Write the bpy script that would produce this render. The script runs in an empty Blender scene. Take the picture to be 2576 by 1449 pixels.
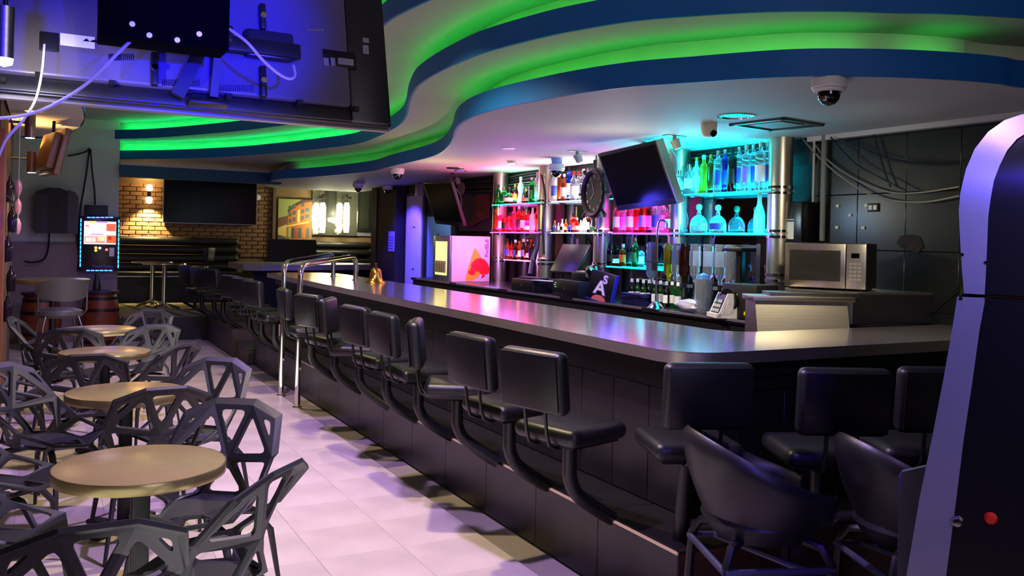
import bpy, bmesh, math, random
from math import sin, cos, pi, radians
from mathutils import Vector, Matrix
random.seed(7)
S = bpy.context.scene
COL = S.collection
# ------------------------------------------------------------------ camera
F, CX, CY, EYE = 2200.0, 1288.0, 603.0, 1.6
TH, PH = radians(28.2), radians(1.3)
RT = Vector((cos(TH), -sin(TH), 0)); FW = Vector((sin(TH), cos(TH), 0)); UP = Vector((0, 0, 1))
cd = bpy.data.cameras.new('camera'); cam = bpy.data.objects.new('camera', cd); COL.objects.link(cam)
cd.sensor_width = 36; cd.lens = F/2576*36; cd.shift_y = -(724.5-CY)/2576; cd.clip_start = .02; cd.clip_end = 60
ax = RT*cos(PH)+UP*sin(PH); ay = -RT*sin(PH)+UP*cos(PH)
M = Matrix((ax, ay, -FW)).transposed().to_4x4(); M.translation = Vector((0, 0, EYE)); cam.matrix_world = M
S.camera = cam
S.view_settings.view_transform = 'Standard'; S.view_settings.look = 'None'
S.view_settings.exposure = 0.22; S.view_settings.gamma = 1.0; S.view_settings.use_curve_mapping = False
w = bpy.data.worlds.new('world'); S.world = w; w.use_nodes = True
w.node_tree.nodes['Background'].inputs[0].default_value = (.5, .45, .7, 1)
w.node_tree.nodes['Background'].inputs[1].default_value = .03

def ray(px, py):
    dx, dy = px-CX, py-CY
    u = dx*cos(PH)+dy*sin(PH); v = -dx*sin(PH)+dy*cos(PH)
    return FW + RT*(u/F) - UP*(v/F)
E0 = Vector((0, 0, EYE))
def atD(x, y, D): return E0+ray(x, y)*D
def atZ(x, y, Z): r = ray(x, y); return E0+r*((Z-EYE)/r.z)
def atX(x, y, X): r = ray(x, y); return E0+r*(X/r.x)
def atY(x, y, Y): r = ray(x, y); return E0+r*(Y/r.y)
def s2l(c): return tuple((v/12.92 if v <= .04045 else ((v+.055)/1.055)**2.4) for v in c)
def lamp(kind, loc, col, power, size=.3, target=None, sz=None, ang=60, blend=.5, spread=None, size_y=None):
    l = bpy.data.lights.new('light', kind); o = bpy.data.objects.new('light', l); COL.objects.link(o)
    o.location = loc; l.color = col; l.energy = power
    if kind == 'AREA':
        l.size = size
        if size_y: l.shape = 'RECTANGLE'; l.size_y = size_y
        if spread: l.spread = radians(spread)
    elif kind in ('POINT', 'SPOT'): l.shadow_soft_size = size
    if kind == 'SPOT': l.spot_size = radians(ang); l.spot_blend = blend
    if target is not None:
        o.rotation_euler = (Vector(target)-Vector(loc)).to_track_quat('-Z', 'Y').to_euler()
    return o
# ------------------------------------------------------------------ lights
ZA, ZB, ZC, ZM, FH = 2.42, 2.68, 2.94, 3.2, .12     # undersides of the three ceiling tiers, main ceiling, fascia height
lamp('SPOT', (1.55, 4.6, 2.90), (1, .80, .50), 210, .04, (1.75, 4.9, 0), ang=140, blend=.6)
lamp('SPOT', (1.75, 8.4, 2.90), (1, .80, .50), 120, .04, (1.8, 8.6, 0), ang=140, blend=.6)
lamp('SPOT', (1.35, 3.35, 2.90), (.62, .42, 1), 330, .05, (1.35, 3.2, 0), ang=140, blend=.7)
lamp('SPOT', (1.6, 1.2, 2.95), (.5, .3, 1), 60, .05, (2.0, 1.9, 0), ang=80, blend=.7)
lamp('SPOT', (1.2, 6.6, 2.95), (.55, .34, 1), 330, .05, (1.3, 7.6, 0), ang=140, blend=.7)
lamp('SPOT', (.6, 11.5, 2.85), (.45, .30, 1), 60, .05, (.9, 11.8, 0), ang=140, blend=.7)
lamp('SPOT', (3.9, 5.0, 2.30), (1, .86, .62), 60, .05, (4.3, 4.6, 0), ang=110, blend=.7)
lamp('SPOT', (3.9, 2.9, 2.30), (1, .86, .60), 48, .05, (4.6, 4.1, .9), ang=120, blend=.7)
lamp('SPOT', (4.2, 7.0, 2.30), (1, .85, .65), 28, .05, (4.4, 7.8, 0), ang=110, blend=.7)
lamp('AREA', (1.2, -.8, 2.2), (.85, .8, 1), 20, 1.6, (2.6, 7, 1.6))  # added weak fill from behind the camera, no fixture there
lamp('AREA', (.6, 3.0, .35), (1, .95, .9), 8, 1.6, (1.4, 4.5, 3))  # added low up-light to lift the tier undersides, not a real fixture
lamp('AREA', (1.2, 8.0, .35), (1, .95, .9), 12, 1.6, (1.6, 9, 3))  # second added up-light, farther down the room
lamp('SPOT', (.75, -.15, 2.05), (.01, .006, 1), 1300, .05, (.38, 2.68, 2.22), ang=17, blend=1.)
lamp('SPOT', (-.35, .5, 1.75), (.015, .006, 1), 260, .05, (.12, 2.65, 2.25), ang=34, blend=1.)  # added second blue spot, spreads blue over the television's left side
lamp('SPOT', (.9, .0, 2.5), (.05, .02, 1), 130, .06, (2.0, 1.25, 1.45), ang=50, blend=.9)
lamp('SPOT', (1.1, -.1, 2.7), (1, .9, .7), 30, .05, (1.95, 1.2, 1.9), ang=24, blend=.9)
# ------------------------------------------------------------------ materials
MT = {}
def mat(name, col, rough=.5, metal=0., em=None, es=0., tr=0., noise=0., nscale=8., bump=0., alpha=1., coat=0., ior=1.45, brushed=False, lin=False):
    if name in MT: return MT[name]
    m = bpy.data.materials.new(name); m.use_nodes = True; nt = m.node_tree; b = nt.nodes['Principled BSDF']
    c = col if lin else s2l(col)
    b.inputs['Base Color'].default_value = (*c, 1); b.inputs['Roughness'].default_value = rough
    b.inputs['Metallic'].default_value = metal; b.inputs['IOR'].default_value = ior
    b.inputs['Transmission Weight'].default_value = tr; b.inputs['Coat Weight'].default_value = coat
    if em: b.inputs['Emission Color'].default_value = (*em, 1); b.inputs['Emission Strength'].default_value = es
    if noise or bump:
        tc = nt.nodes.new('ShaderNodeTexCoord'); n = nt.nodes.new('ShaderNodeTexNoise'); n.inputs['Scale'].default_value = nscale
        n.inputs['Detail'].default_value = 6
        mp = nt.nodes.new('ShaderNodeMapping'); nt.links.new(tc.outputs['Object'], mp.inputs[0]); nt.links.new(mp.outputs[0], n.inputs[0])
        if brushed: mp.inputs['Scale'].default_value = (1, 30, 30)
        if noise:
            r = nt.nodes.new('ShaderNodeMapRange'); r.inputs[1].default_value = .3; r.inputs[2].default_value = .7
            r.inputs[3].default_value = 1-noise; r.inputs[4].default_value = 1+noise
            nt.links.new(n.outputs[0], r.inputs[0])
            mx = nt.nodes.new('ShaderNodeVectorMath'); mx.operation = 'SCALE'; mx.inputs[0].default_value = c
            nt.links.new(r.outputs[0], mx.inputs['Scale']); nt.links.new(mx.outputs[0], b.inputs['Base Color'])
        if bump:
            bp = nt.nodes.new('ShaderNodeBump'); bp.inputs['Strength'].default_value = bump; bp.inputs['Distance'].default_value = .01
            nt.links.new(n.outputs[0], bp.inputs['Height']); nt.links.new(bp.outputs[0], b.inputs['Normal'])
    MT[name] = m; return m
def glow(name, col, s): return mat(name, (.02, .02, .02), em=col, es=s)
def glass(name, col, rough=.08, tr=.85): return mat(name, col, rough, tr=tr, ior=1.35)
FLOORM = mat('floor tile', (.80, .75, .70), .32, noise=.14, nscale=2.2, bump=.05)
GROUT = mat('grout', (.55, .51, .47), .8)
PLAST = mat('ceiling plaster', (.66, .645, .62), .7, noise=.05, nscale=1.5)
BLUE = mat('blue fascia paint', (.05, .36, .64), .55, noise=.06)
COVE = mat('cove plaster', (.85, .85, .72), .8, noise=.12, nscale=2)
VINYL = mat('black vinyl', (.075, .075, .08), .42, bump=.06, nscale=60)
BLACKM = mat('black painted metal', (.07, .07, .075), .4)
BLACKP = mat('black plastic', (.055, .055, .06), .38)
GLOSSB = mat('glossy black', (.02, .02, .025), .12)
CHAIRM = mat('charcoal cast aluminium', (.135, .14, .16), .5, noise=.06)
CHROME = mat('chrome', (.85, .83, .80), .10, 1.)
STEEL = mat('brushed steel', (.74, .71, .64), .34, 1., noise=.08, nscale=3, bump=.02, brushed=True)
STEELD = mat('dull steel', (.42, .42, .42), .38, 1., noise=.08)
TOPM = mat('counter metal', (.60, .58, .59), .16, .75, noise=.10, nscale=2.5)
LIPM = mat('counter edge metal', (.74, .70, .64), .34, .9, noise=.05)
TILEB = mat('black bar tile', (.10, .095, .095), .34, noise=.25, nscale=5)
TILEW = mat('black wall tile', (.10, .105, .10), .32, noise=.35, nscale=3, bump=.1)
JOINT = mat('dark joint', (.06, .06, .06), .8)
BRICKM = mat('brick', (.50, .36, .24), .8, noise=.25, nscale=10, bump=.3)
MORTAR = mat('mortar', (.46, .37, .25), .9, noise=.1, nscale=3)
WALLW = mat('pale wall paint', (.72, .73, .70), .8, noise=.06, nscale=1.2)
WALLT = mat('taupe wall paint', (.50, .44, .42), .8, noise=.06)
WALLB = mat('brown wall', (.36, .27, .20), .75, noise=.15, nscale=3)
WALLK = mat('black wall', (.07, .065, .08), .6)
CARP = mat('striped rug', (.50, .48, .38), .9, noise=.3, nscale=9)
WHITE = mat('white plastic', (.85, .84, .82), .4)
CREAM = mat('cream paper', (.82, .78, .68), .7)
CABLE = mat('white cable', (.82, .78, .80), .5)
CABLEK = mat('black cable', (.05, .05, .05), .5)
WOODO = mat('barrel wood', (.40, .17, .08), .45, noise=.3, nscale=6)
BRASS = mat('brass', (.72, .52, .22), .22, 1.)
SCREEN = mat('dark screen', (.012, .014, .02), .22, ior=1.2)
TABLEM = mat('table laminate', (.55, .49, .33), .22, noise=.08, nscale=6)
TEDGE = mat('table edge metal', (.66, .60, .42), .3, .8, noise=.2, nscale=8)
# ------------------------------------------------------------------ mesh helpers
class MB:
    def __init__(s): s.bm = bmesh.new()
    def _x(s, vs, loc, rot):
        R = rot if isinstance(rot, Matrix) else Matrix.Rotation(rot, 3, 'Z')
        for v in vs: v.co = R @ v.co + Vector(loc)
    def box(s, loc, size, rot=0., bev=0., seg=2):
        g = bmesh.ops.create_cube(s.bm, size=1); vs = g['verts']
        for v in vs: v.co = Vector((v.co.x*size[0], v.co.y*size[1], v.co.z*size[2]))
        if bev:
            es = list({e for v in vs for e in v.link_edges})
            r = bmesh.ops.bevel(s.bm, geom=vs+es, offset=min(bev, min(size)*.49), segments=seg, affect='EDGES', profile=.5)
            vs = list({v for f in r['faces'] for v in f.verts} | {v for v in vs if v.is_valid})
        s._x(vs, loc, rot); return s
    def bb(s, a, b, bev=0.):
        a = Vector(a); b = Vector(b); return s.box((a+b)/2, [abs(q) for q in (b-a)], 0., bev)
    def ring(s, pts): return [s.bm.verts.new(p) for p in pts]
    def lathe(s, prof, loc=(0, 0, 0), n=16, rot=0., sx=1., sy=1.):
        vs = []; rs = []
        for r, z in prof:
            if r < 1e-5: k = [s.bm.verts.new((0, 0, z))]
            else: k = [s.bm.verts.new((r*cos(2*pi*i/n)*sx, r*sin(2*pi*i/n)*sy, z)) for i in range(n)]
            rs.append(k); vs += k
        for a, b in zip(rs, rs[1:]):
            if len(a) == 1 and len(b) == 1: continue
            for i in range(n):
                j = (i+1) % n
                if len(a) == 1: s.bm.faces.new((a[0], b[j], b[i]))
                elif len(b) == 1: s.bm.faces.new((a[i], a[j], b[0]))
                else: s.bm.faces.new((a[i], a[j], b[j], b[i]))
        s._x(vs, loc, rot); return s
    def cyl(s, a, b, r, r2=None, n=12):
        a = Vector(a); b = Vector(b); d = b-a; L = d.length; r2 = r if r2 is None else r2
        q = d.to_track_quat('Z', 'Y').to_matrix()
        return s.lathe([(0, 0), (r, 0), (r2, L), (0, L)], a, n, q)
    def tube(s, pts, r, n=8):
        pts = [Vector(p) for p in pts]; rs = []; up = Vector((.123, .2, 1)).normalized(); N = None
        for i, p in enumerate(pts):
            t = (pts[min(i+1, len(pts)-1)]-pts[max(i-1, 0)]).normalized()
            if N is None: N = t.cross(up).normalized()
            N = (N - t*N.dot(t)).normalized(); B = t.cross(N)
            rr = r[i] if isinstance(r, (list, tuple)) else r
            rs.append([s.bm.verts.new(p+(N*cos(2*pi*k/n)+B*sin(2*pi*k/n))*rr) for k in range(n)])
        for a, b in zip(rs, rs[1:]):
            for k in range(n): s.bm.faces.new((a[k], a[(k+1) % n], b[(k+1) % n], b[k]))
        s.bm.faces.new(rs[0][::-1]); s.bm.faces.new(rs[-1]); return s
    def prism(s, pts, d0, d1, bev=0.):
        """polygon pts (3-D) extruded: offsets d0, d1 vectors"""
        d0 = Vector(d0); d1 = Vector(d1)
        a = [s.bm.verts.new(Vector(p)+d0) for p in pts]; b = [s.bm.verts.new(Vector(p)+d1) for p in pts]
        n = len(pts); s.bm.faces.new(a[::-1]); s.bm.faces.new(b)
        for i in range(n): s.bm.faces.new((a[i], a[(i+1) % n], b[(i+1) % n], b[i]))
        return s
    def strip(s, p, q):
        a = [s.bm.verts.new(v) for v in p]; b = [s.bm.verts.new(v) for v in q]
        for i in range(len(a)-1): s.bm.faces.new((a[i], a[i+1], b[i+1], b[i]))
        return s
    def mesh(s, name, m, smooth=40):
        bmesh.ops.recalc_face_normals(s.bm, faces=s.bm.faces[:])
        me = bpy.data.meshes.new(name); s.bm.to_mesh(me); s.bm.free()
        for k in (m if isinstance(m, (list, tuple)) else [m]): me.materials.append(k)
        if smooth: me.shade_smooth(); me.set_sharp_from_angle(angle=radians(smooth))
        return me
    def obj(s, name, m, parent=None, loc=None, smooth=40): return link(name, s.mesh(name, m, smooth), parent, loc)
def link(name, me, parent=None, loc=None, rot=None):
    o = bpy.data.objects.new(name, me); COL.objects.link(o)
    if parent: o.parent = parent
    if loc is not None: o.location = loc
    if rot is not None: o.rotation_euler = rot if isinstance(rot, (tuple, list)) else (0, 0, rot)
    return o
def tag(o, label, cat, group=None):
    o['label'] = label; o['category'] = cat
    if group: o['group'] = group
    return o
def struct(o): o['kind'] = 'structure'; return o
def thing(name, label, cat, loc=(0, 0, 0), rz=0., group=None):
    return tag(link(name, None, None, loc, rz), label, cat, group)
def dup(root, loc=None, rz=None, label=None, group=None):
    def cp(o, par):
        c = o.copy(); COL.objects.link(c)
        if par: c.parent = par
        for ch in KIDS.get(o.name, ()): cp(ch, c)
        return c
    if root.name not in KIDS: index_kids(root)
    c = cp(root, None)
    if loc is not None: c.location = loc
    if rz is not None: c.rotation_euler = (0, 0, rz)
    if label: c['label'] = label
    if group: c['group'] = group
    return c
KIDS = {}
def index_kids(root):
    ch = [o for o in COL.objects if o.parent is root]; KIDS[root.name] = ch
    for c in ch: index_kids(c)
def textmesh(txt, size, m, name='lettering', ext=.0008, parent=None, loc=(0, 0, 0), rot=(0, 0, 0), spacing=1., bold=0.):
    cu = bpy.data.curves.new(name, 'FONT'); cu.body = txt; cu.size = size; cu.extrude = ext; cu.align_x = 'CENTER'; cu.align_y = 'CENTER'
    cu.space_character = spacing; cu.offset = bold; cu.resolution_u = 3
    t = bpy.data.objects.new('t', cu); COL.objects.link(t); bpy.context.view_layer.update()
    me = bpy.data.meshes.new_from_object(t.evaluated_get(bpy.context.evaluated_depsgraph_get()))
    bpy.data.objects.remove(t); me.materials.clear(); me.materials.append(m)
    return link(name, me, parent, loc, rot)
def smoothc(pts, k=8):
    pts = [Vector(p) for p in pts]; out = []
    for i in range(len(pts)-1):
        p0 = pts[max(i-1, 0)]; p1 = pts[i]; p2 = pts[i+1]; p3 = pts[min(i+2, len(pts)-1)]
        for j in range(k):
            t = j/k
            out.append(.5*((2*p1)+(p2-p0)*t+(2*p0-5*p1+4*p2-p3)*t*t+(3*p1-p0-3*p2+p3)*t**3))
    out.append(pts[-1]); return out
ORD = ['first', 'second', 'third', 'fourth', 'fifth', 'sixth', 'seventh', 'eighth', 'ninth', 'tenth', 'eleventh', 'twelfth', 'thirteenth', 'fourteenth', 'fifteenth']
# ================================================================== STRUCTURE
XW = 5.1
fl = struct(MB().bb((-1.6, -2, -.06), (7, 18, -.012)).obj('floor', GROUT))
tm = [MB().box((0, 0, 0), (.4438, .4438, .02), bev=.0008, seg=1).mesh('tile', FLOORM)]
for i in range(6):
    for j in range(30):
        link('tile', tm[0], fl, (-.33+.445*i, .9+.445*j, -.01))
MB().bb((-1.6, -2, -.02), (-.555, 18, 0)).obj('floor_margin', FLOORM, fl)
MB().bb((-.555, -2, -.02), (7, .675, 0)).obj('floor_margin', FLOORM, fl)
MB().bb((2.3, .68, -.02), (7, 2.82, 0)).obj('floor_margin', mat('dark floor tile', (.14, .13, .16), .35, noise=.2), fl)
MB().bb((2.5, 2.82, -.02), (7, 18, 0)).obj('floor_margin', mat('dark floor tile', (.14, .13, .16)), fl)
# main ceiling and its wavy tiers
ce = struct(MB().bb((-1.6, -2, ZM), (7, 18, ZM+.06)).obj('ceiling', PLAST))
Ac = [(669, 462), (696, 451), (770, 446), (845, 440), (936, 430), (983, 418), (1066, 399), (1105, 386), (1128, 368), (1140, 348), (1147, 325), (1162, 308), (1198, 289), (1264, 270), (1364, 250), (1463, 233.5), (1596, 217), (1740, 207), (1886, 197), (2019, 191), (2152, 191), (2285, 194), (2418, 201), (2518, 210), (2576, 219)]
Bc = [(233, 400), (350, 400), (466, 398), (600, 392), (700, 384), (800, 374), (893, 362), (960, 338), (1006, 311), (1022, 288), (1029, 255), (1042, 227), (1059, 209), (1099, 184), (1165, 152), (1231, 127.5), (1364, 93), (1463, 73), (1596, 52), (1740, 40), (1886, 31), (2019, 28), (2152, 29), (2385, 35), (2576, 44)]
A = [atZ(x, y, ZA) for x, y in Ac]; B = [atZ(x, y, ZB) for x, y in Bc]
Cw = [(.36, 14.6), (.9, 14.0), (1.45, 13.3), (2.24, 11.7), (2.74, 10.2), (2.86, 9.3), (2.74, 8.4), (2.36, 7.2), (2.02, 6.1), (1.87, 5.3), (1.87, 4.75), (1.95, 4.2), (2.15, 3.5), (2.5, 2.9), (3.1, 2.35), (4.2, 2.0), (5.15, 1.9)]
A = [Vector((3.62, 15.7, ZA)), Vector((3.3, 15.1, ZA))]+A+[Vector((4.8, 2.5, ZA)), Vector((5.15, 2.4, ZA))]
B = [Vector((.45, 14.6, ZB))]+B+[Vector((4.6, 2.25, ZB)), Vector((5.15, 2.15, ZB))]
Cc = [Vector((x, y, ZC)) for x, y in Cw]
def offs(c, d, z):
    out = []
    for i, p in enumerate(c):
        t = (c[min(i+1, len(c)-1)]-c[max(i-1, 0)]); t.z = 0; t.normalize()
        n = Vector((-t.y, t.x, 0)); q = p+n*d; q.z = z; out.append(q)
    return out
def greens(name, s): return glow(name, (.02, 1, .10), s)
LEDG = greens('green led strip', 9.5); LEDC = glow('blue green led strip', (.0, 1, .22), 22)
def tier(crv, z, back, name, on):
    c = smoothc(crv, 6)
    MB().prism([Vector((p.x, p.y, 0)) for p in c]+[Vector(b) for b in back], (0, 0, z), (0, 0, z+FH)).obj('tier_panel', PLAST, ce, smooth=0)
    # blue painted fascia, standing 6 mm proud of the panel edge, with a lip above it
    o1 = offs(c, -.006, z-.002); o2 = offs(c, .012, z-.002)
    f = MB()
    f.strip(o1, [p+Vector((0, 0, FH+.012)) for p in o1]); f.strip([p+Vector((0, 0, FH+.012)) for p in o1], [p+Vector((0, 0, FH+.012)) for p in o2]); f.strip(o1, o2)
    f.obj('fascia', BLUE, ce)
    # recessed cove wall that closes the gap up to the tier above
    o3 = offs(c, .22, z+FH)
    MB().strip(o3, [p+Vector((0, 0, .16)) for p in o3]).obj('cove_wall', COVE, ce)
    for (a, b, m) in on:
        k = [p for p in offs(c, .10, z+FH+.006)]
        n = len(k); k = k[int(a*n):max(int(b*n), int(a*n)+2)]
        MB().strip(k, [p+Vector((0, 0, .012)) for p in k]).strip([p+Vector((0, 0, .012)) for p in k], [p+Vector((.012, .004, .012)) for p in k]).obj('led_strip', m, ce)
tier(A, ZA, [(5.15, 15.7, 0)], 'a', [(.12, .42, greens('dim green led strip', 4.5)), (.42, .80, LEDG), (.83, .88, LEDG)])
tier(B, ZB, [(7, 2.15, 0), (7, 18, 0), (.45, 18, 0)], 'b', [(.0, .28, LEDC), (.28, .42, LEDG), (.42, .95, LEDG)])
tier(Cc, ZC, [(7, 1.9, 0), (7, 18, 0), (.36, 18, 0)], 'c', [(.0, .35, LEDC), (.35, .9, LEDG)])
# walls
wr = struct(MB().bb((XW, -2, 0), (XW+.15, 13.95, ZM)).obj('wall_right', JOINT))
struct(MB().bb((-1.6, -2.15, 0), (7, -2, ZM)).obj('wall_rear', WALLB))
struct(MB().bb((-1.75, -2, 0), (-1.6, 18, ZM)).obj('wall_left', WALLB))
# dark tiles on the right wall beyond the microwave
tmesh = MB().box((0, 0, 0), (.014, .392, .392), bev=.003, seg=1).mesh('wall_tile', TILEW)
for i in range(9):
    for j in range(7):
        y = 1.35+.395*i; z = .2+.395*j
        if z < 2.35: link('wall_tile', tmesh, wr, (XW-.008+random.uniform(-.002, .002), y, z))
pil = struct(MB().bb((-1.6, 7.7, 0), (-.30, 10.9, ZM)).obj('wall_partition', WALLB))
struct(MB().bb((-1.6, 14.0, 0), (.965, 18, ZM)).obj('wall_alcove', WALLW))
st = struct(MB().bb((-1.6, 13.97, 0), (.968, 14.0, 1.42)).obj('trim_1', WALLT))
wf = struct(MB().bb((.965, 17.4, 0), (7, 17.6, ZM)).obj('wall_far', MORTAR))
# bricks of the far wall around the television
bmsh = [MB().box((0, 0, 0), (.205, .03, .066), bev=.004, seg=1).mesh('brick', BRICKM)]
for r in range(17):
    z = 1.184+.079*r
    for k in range(20):
        x = 1.05+.22*k+(.11 if r % 2 else 0)
        if x > 4.9: continue
        if 2.06 < x < 3.42 and z > 1.86 : continue
        if x > 4.0 or (x < 3.3 and z < 1.45): continue
        link('brick', bmsh[0], wf, (x, 17.39+random.uniform(-.004, .004), z))
# blue beam over the alcove
bm_ = MB().bb((.968, 13.9, ZA-.03), (3.3, 14.1, ZA+.14)).obj('trim_2', mat('beam blue with green light', (.03, .27, .33), .6)); struct(bm_)  # green light on the blue beam is put into this teal
struct(MB().bb((.968, 13.88, ZA+.14), (3.3, 14.1, ZA+.17)).obj('trim_3', PLAST))
# raised platform of the alcove with its rug
pf = struct(MB().bb((.97, 13.76, 0), (2.3, 17.4, .34)).obj('platform', mat('platform front', (.10, .095, .10), .5)))
MB().bb((2.2, 11.75, 0), (6.9, 17.4, .34)).obj('platform_side', mat('platform side tile', (.26, .22, .20), .5), pf)
rug = thing('rug', 'long pale rug with dark stripes on the raised platform by the bench', 'rug', (1.9, 15.1, .341))
MB().bb((-.85, -1.3, 0), (.30, 1.35, .008)).obj('rug_pile', CARP, rug)
for k in range(3):
    x = -.35+.28*k
    MB().prism([(x, -1.29, .009), (x+.07, -1.29, .009), (x-.4+.07, 1.3, .009), (x-.4, 1.3, .009)], (0, 0, 0), (0, 0, .002)).obj('stripe', mat('rug stripe', (.22, .21, .17), .9), rug)
# ---------------- wide black bench with rolled back
def bench(label, x0, x1, y, h0, rolls, seatz, loc_z=.34):
    t = thing('bench', label, 'bench', ((x0+x1)/2, y, loc_z)); L = (x1-x0)
    MB().bb((-L/2, 0, 0), (L/2, .55, seatz-.08)).obj('base', mat('bench base', (.035, .035, .035), .5), t)
    MB().box((0, .27, seatz-.04), (L, .6, .10), bev=.03).obj('seat', VINYL, t)
    MB().bb((-L/2, -.035, seatz-.075), (L/2, -.02, seatz-.06)).obj('edge_trim', STEEL, t)
    for k in range(rolls):
        MB().box((0, .52, seatz+.08+k*.16), (L, .16, .155), bev=.07, seg=4).obj('back_roll', VINYL, t)
    return t
bench('long black channel-backed bench below the wide dark television', 1.0, 3.3, 16.7, 0, 4, .53)
bench('short black padded bench below the shiny mirrored window wall', 4.75, 5.95, 16.7, 0, 4, .50)
# ---------------- step (foot platform), bar body, counter
SX, SY, SZ = 2.307, 2.81, .34
stp = struct(MB().prism([(SX+.01, SY+.01, 0), (2.9, SY+.01, 0), (2.9, SY+.01, 0), (5.1, SY+.01, 0), (5.1, 3.2, 0), (2.9, 3.2, 0), (2.9, 10.95, 0), (SX+.01, 10.95, 0)], (0, 0, 0), (0, 0, SZ-.02)).obj('step', JOINT))
n = 14; L = (10.95-SY)/n
rt = MB().box((0, 0, 0), (.012, L-.004, SZ-.004), bev=.001, seg=1).mesh('riser_tile', TILEB)
tt = MB().box((0, 0, 0), (.40, L-.004, .02), bev=.001, seg=1).mesh('tread_tile', TILEB)
for k in range(n):
    y = SY+L*(k+.5)
    link('riser_tile', rt, stp, (SX+.006, y, SZ/2))
    link('tread_tile', tt, stp, (SX+.215, y, SZ-.010))
rt2 = MB().box((0, 0, 0), (.45, .012, SZ-.004), bev=.001, seg=1).mesh('riser_tile', mat('brownish end tile', (.40, .28, .26), .55, noise=.35, nscale=4))  # mottled reddish brown, lighter than the long-side risers
tt2 = MB().box((0, 0, 0), (.446, .30, .02), bev=.001, seg=1).mesh('tread_tile', TILEB)
for k in range(6):
    x = SX+.228+.452*k
    link('riser_tile', rt2, stp, (x, SY+.006, SZ/2))
    if k: link('tread_tile', tt2, stp, (x, SY+.17, SZ-.010))
edg = mat('step edge metal', (.78, .74, .66), .25, 1.)
MB().bb((SX-.004, SY, SZ-.012), (SX+.012, 10.95, SZ+.003)).bb((SX, SY-.004, SZ-.012), (5.0, SY+.012, SZ+.003)).obj('edge_trim', edg, stp)
ls = struct(MB().bb((2.25, 10.98, 0), (2.9, 11.7, .18)).obj('step', mat('brownish lit step', (.34, .28, .27), .6, noise=.3)))  # brownish light on the riser is put into the block's colour
MB().bb((2.24, 10.96, .18), (2.9, 11.7, .195)).obj('edge_trim', STEELD, ls)
bar = thing('bar_counter', 'long black tiled bar front standing on the tiled foot step', 'bar', (2.62, 3.14, 0))
bar_body = MB().prism([(.02, .02, 0), (2.4, .02, 0), (2.4, .2, 0), (.2, .2, 0), (.2, 7.8, 0), (.02, 7.8, 0)], (0, 0, SZ), (0, 0, 1.06)).obj('bar_core', JOINT, bar)
bt = MB().box((0, 0, 0), (.014, .296, .56), bev=.002, seg=1).mesh('front_tile', TILEB)
for k in range(26): link('front_tile', bt, bar, (.010, .15+.3*k, SZ+.285))
bt2 = MB().box((0, 0, 0), (.296, .014, .56), bev=.002, seg=1).mesh('front_tile', TILEB)
for k in range(8): link('front_tile', bt2, bar, (.15+.3*k, .010, SZ+.285))
MB().bb((-.03, -.03, .915), (0.03, 7.8, .975)).bb((-.03, -.03, .915), (2.4, .03, .975)).obj('ledge_moulding', TILEB, bar)
MB().bb((-.07, -.07, .985), (0.03, 7.8, 1.06)).bb((-.07, -.07, .985), (2.4, .03, 1.06)).obj('upper_moulding', TILEB, bar)
MB().cyl((-.005, 7.8, SZ), (-.005, 7.8, 1.06), .008).obj('corner_trim', WHITE, bar)
MB().cyl((.0, .0, SZ), (.0, .0, .9), .006).obj('corner_trim', WHITE, bar)
ZT = 1.12
def arc(cx, cy, r, a0, a1, n=8): return [(cx+r*cos(radians(a0+(a1-a0)*i/n)), cy+r*sin(radians(a0+(a1-a0)*i/n))) for i in range(n+1)]
co = arc(2.46+.22, 2.98+.22, .22, 180, 270)+[(5.08, 2.98), (5.08, 3.63), (3.75, 3.63)]+arc(3.53, 3.83, .2, 270, 180, 6)[1:]+[(3.33, 4.2), (3.33, 10.9), (3.12, 11.12), (2.6, 11.12), (2.46, 11.0)]
ct = thing('counter_top', 'long polished grey metal bar counter with rounded near corner', 'counter', (0, 0, 0))
MB().prism([(x, y, 0) for x, y in co], (0, 0, ZT-.004), (0, 0, ZT)).obj('top_sheet', TOPM, ct, smooth=0)
MB().prism([(x, y, 0) for x, y in co], (0, 0, ZT-.055), (0, 0, ZT-.0042)).obj('edge_band', LIPM, ct, smooth=30)
MB().bb((3.05, 3.95, 0), (3.2, 10.9, 1.05)).obj('inner_support', WALLK, ct)
# far return counter beyond the gap
fc = thing('counter_top', 'far pale counter section beyond the gap with chamfered end', 'counter', (0, 0, 0))
MB().prism([(2.75, 13.9, 0), (3.0, 13.75, 0), (5.5, 14.5, 0), (5.5, 15.0, 0), (3.0, 15.5, 0), (2.75, 15.2, 0)], (0, 0, 1.03), (0, 0, 1.12)).obj('top_sheet', mat('pale counter', (.62, .60, .62), .3, .3), fc, smooth=0)
MB().prism([(2.95, 14.1, 0), (5.4, 14.8, 0), (5.4, 15.0, 0), (3.0, 15.3, 0)], (0, 0, .34), (0, 0, 1.03)).obj('base', WALLK, fc, smooth=0)
# ================================================================== back bar
bc = thing('back_counter', 'black back counter with a pale front edge along the bottle wall', 'counter', (4.2, 4.0, 0))
MB().bb((0, .3, 0), (.85, 6.5, 1.06)).obj('cabinet', WALLK, bc)
MB().bb((-.03, .3, 1.06), (.88, 6.5, 1.09)).obj('top', mat('dark counter laminate', (.12, .11, .14), .25), bc)
EDG = mat('aluminium strip', (.72, .68, .78), .3, .8)
for k in range(5):
    MB().bb((-.042, .35+k*1.24, 1.075), (-.03, 1.35+k*1.24, 1.092)).obj('edge_strip', EDG, bc)
for k in range(9):
    MB().bb((-.036, .4+.68*k, .1), (-.031, 1.06+.68*k, 1.0)).obj('cabinet_door', mat('dark door', (.14, .13, .16), .35), bc)
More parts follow.
